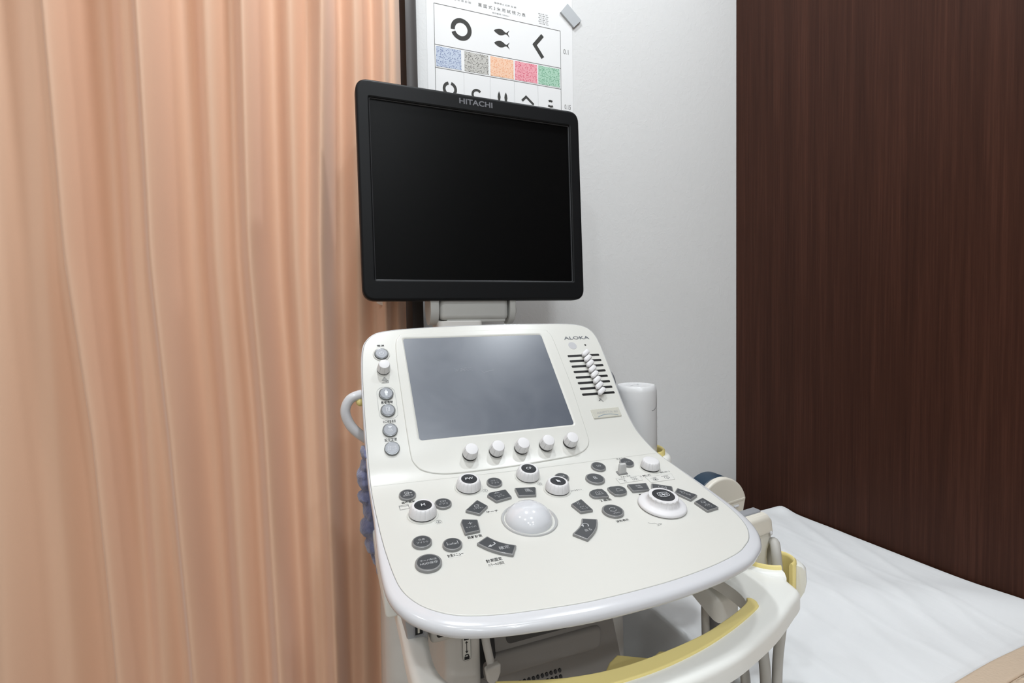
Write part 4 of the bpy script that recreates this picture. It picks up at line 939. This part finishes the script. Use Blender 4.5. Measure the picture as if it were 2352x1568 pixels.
g = tube_geo([(cxp, .517, -.268), (cxp, .520, -.285), (cxp, .522, -.310)], [.017, .014, .010], 16); add('probe_grip', g[0], g[1], M_probe, p1, True, 50)
cable(p1, [(cxp, .522, -.308), (cxp - .008, .512, -.345), (.478, .475, -.395), (.471, .444, -.425), (.469, .440, -.50), (.466, .44, -.62), (.45, .45, -.80)], .0056)
p2_ = thing('linear_probe', 'cream linear ultrasound probe with flat grey lens beside the yellow lined holder', 'ultrasound probe', (.483, .44, -.33))
ol = [(.459, -.2395), (.5015, -.2365), (.5075, -.2440), (.5105, -.2560), (.5095, -.2700), (.5040, -.2810), (.5030, -.2900), (.5070, -.3050), (.5075, -.318), (.457, -.318), (.4600, -.3000), (.4625, -.2870), (.4600, -.2740), (.4575, -.2560)]
pb = slab('probe_body', ol, -.456, -.438, .005, lambda x, z, h: V((x, -h, z)), M_probe, p2_, seg=4)
slab('probe_nose', [(.459, -.2400), (.5015, -.2368), (.5075, -.2440), (.5100, -.2600), (.4580, -.2660), (.4575, -.2500)], -.447, -.4350, .005, lambda x, z, h: V((x, -h, z)), M_probe, pb, seg=4)
slab('probe_lens', fillet([(.4600, -.2372), (.5005, -.2342), (.5010, -.2420), (.4600, -.2450)], .002), -.4570, -.4462, .0020, lambda x, z, h: V((x, -h, z)), M_lens, p2_, seg=3)
bm = bmesh.new(); bmesh.ops.create_uvsphere(bm, u_segments=16, v_segments=10, radius=1)
for v in bm.verts: v.co = V((.5040 + v.co.x * .0018, .4352 + v.co.y * .0018, -.2590 + v.co.z * .0028))
bm_add('orientation_mark', bm, M_rim, pb)
cable(p2_, [(.483, .447, -.315), (.479, .432, -.36), (.471, .415, -.40), (.470, .412, -.46), (.466, .41, -.60), (.45, .40, -.80)], .0060)
# a third transducer hanging low with its cable looped over the yellow holder
p3 = thing('pencil_probe', 'grey cable looped over the front yellow holder with its dark probe below', 'ultrasound probe', (.50, .42, -.345))
cable(p3, [(.5180, .4525, -.306), (.5175, .4480, -.288), (.5120, .4400, -.2745), (.5055, .4315, -.2700), (.5015, .4260, -.2780), (.5000, .4225, -.2950), (.4985, .4180, -.3150), (.4960, .4125, -.345), (.488, .412, -.40), (.480, .405, -.46), (.47, .39, -.62), (.45, .38, -.8)], .0056)
box('probe_body', .446, .470, .452, .474, -.365, -.318, M_body, p3, .007, 3)
p4 = thing('spare_probe', 'dark grey probe end hanging under the side shelf near the bed', 'ultrasound probe', (.455, .47, -.40))
box('probe_body', .4395, .4590, .455, .478, -.400, -.3570, M_dkgrey, p4, .008, 4)
cable(p4, [(.449, .467, -.398), (.449, .467, -.42), (.450, .460, -.60), (.45, .45, -.80)], .0045)
cable(p4, [(.448, .467, -.36), (.447, .475, -.335), (.445, .49, -.31)], .0045)
p5 = thing('long_probe_cable', 'thin dark grey cable hanging straight behind the yellow handle grip', 'cable', (.44, .47, -.6))
cable(p5, [(.4410, .478, -.3150), (.4390, .4735, -.335), (.4370, .4715, -.36), (.4370, .470, -.42), (.440, .47, -.60), (.44, .47, -.80)], .0050)

# ------------------------------------------------------------------ towel bunched at the left of the console
def towel():
    bm = bmesh.new()
    lumps = [(.0535, -.153, .0055, .0085, .3), (.0530, -.166, .0058, .0075, -.4), (.0530, -.184, .0098, .0150, .35), (.0600, -.196, .0085, .0140, -.3), (.0505, -.2035, .0068, .0080, .9), (.0555, -.2060, .0075, .0160, .1),
             (.0550, -.2185, .0070, .0130, .1), (.0540, -.2365, .0092, .0125, -.5), (.0600, -.246, .0090, .0140, .5), (.0610, -.2590, .0118, .0118, .0), (.0640, -.274, .0085, .0100, .3), (.0685, -.2890, .0078, .0130, .1), (.060, -.215, .0070, .05, -.12)]
    for n_, (x, z, rx, rz, t) in enumerate(lumps):
        r = bmesh.ops.create_icosphere(bm, subdivisions=4, radius=1)
        for v in r['verts']:
            c = v.co.copy(); f = 1.08 - .30 * abs(noise.noise(V((c.x * 1.3 + n_ * 7, c.y * .9, c.z * 1.4)))) + .08 * noise.noise(c * 2 + V((n_, 0, 0)))
            u, w, q = c.x * rx * f, c.z * rz * f, c.y * .020 * f
            v.co = V((x + u * math.cos(t) - w * math.sin(t), .605 + q + (z + .23) * .1, z + u * math.sin(t) + w * math.cos(t)))
    me = bpy.data.meshes.new('towel'); bm.to_mesh(me); bm.free()
    t = bpy.data.objects.new('towel', me); C.objects.link(t)
    m = t.modifiers.new('r', 'REMESH'); m.mode = 'VOXEL'; m.voxel_size = .0011
    m = t.modifiers.new('s', 'SMOOTH'); m.factor = .5; m.iterations = 5
    ev = t.evaluated_get(bpy.context.evaluated_depsgraph_get()); q = ev.to_mesh()
    vs = [v.co.copy() for v in q.vertices]; fs = [list(p.vertices) for p in q.polygons]; ev.to_mesh_clear(); bpy.data.objects.remove(t)
    vs = [v + V((noise.noise(v * 380), noise.noise(v * 380 + V((9, 0, 0))), noise.noise(v * 380 + V((0, 9, 0))))) * .0004 for v in vs]
    o = add('hand_towel', vs, fs, M_towel, None, True)
    tag(o, 'crumpled slate blue terry towel stuffed beside the left edge of the console', 'towel')
towel()
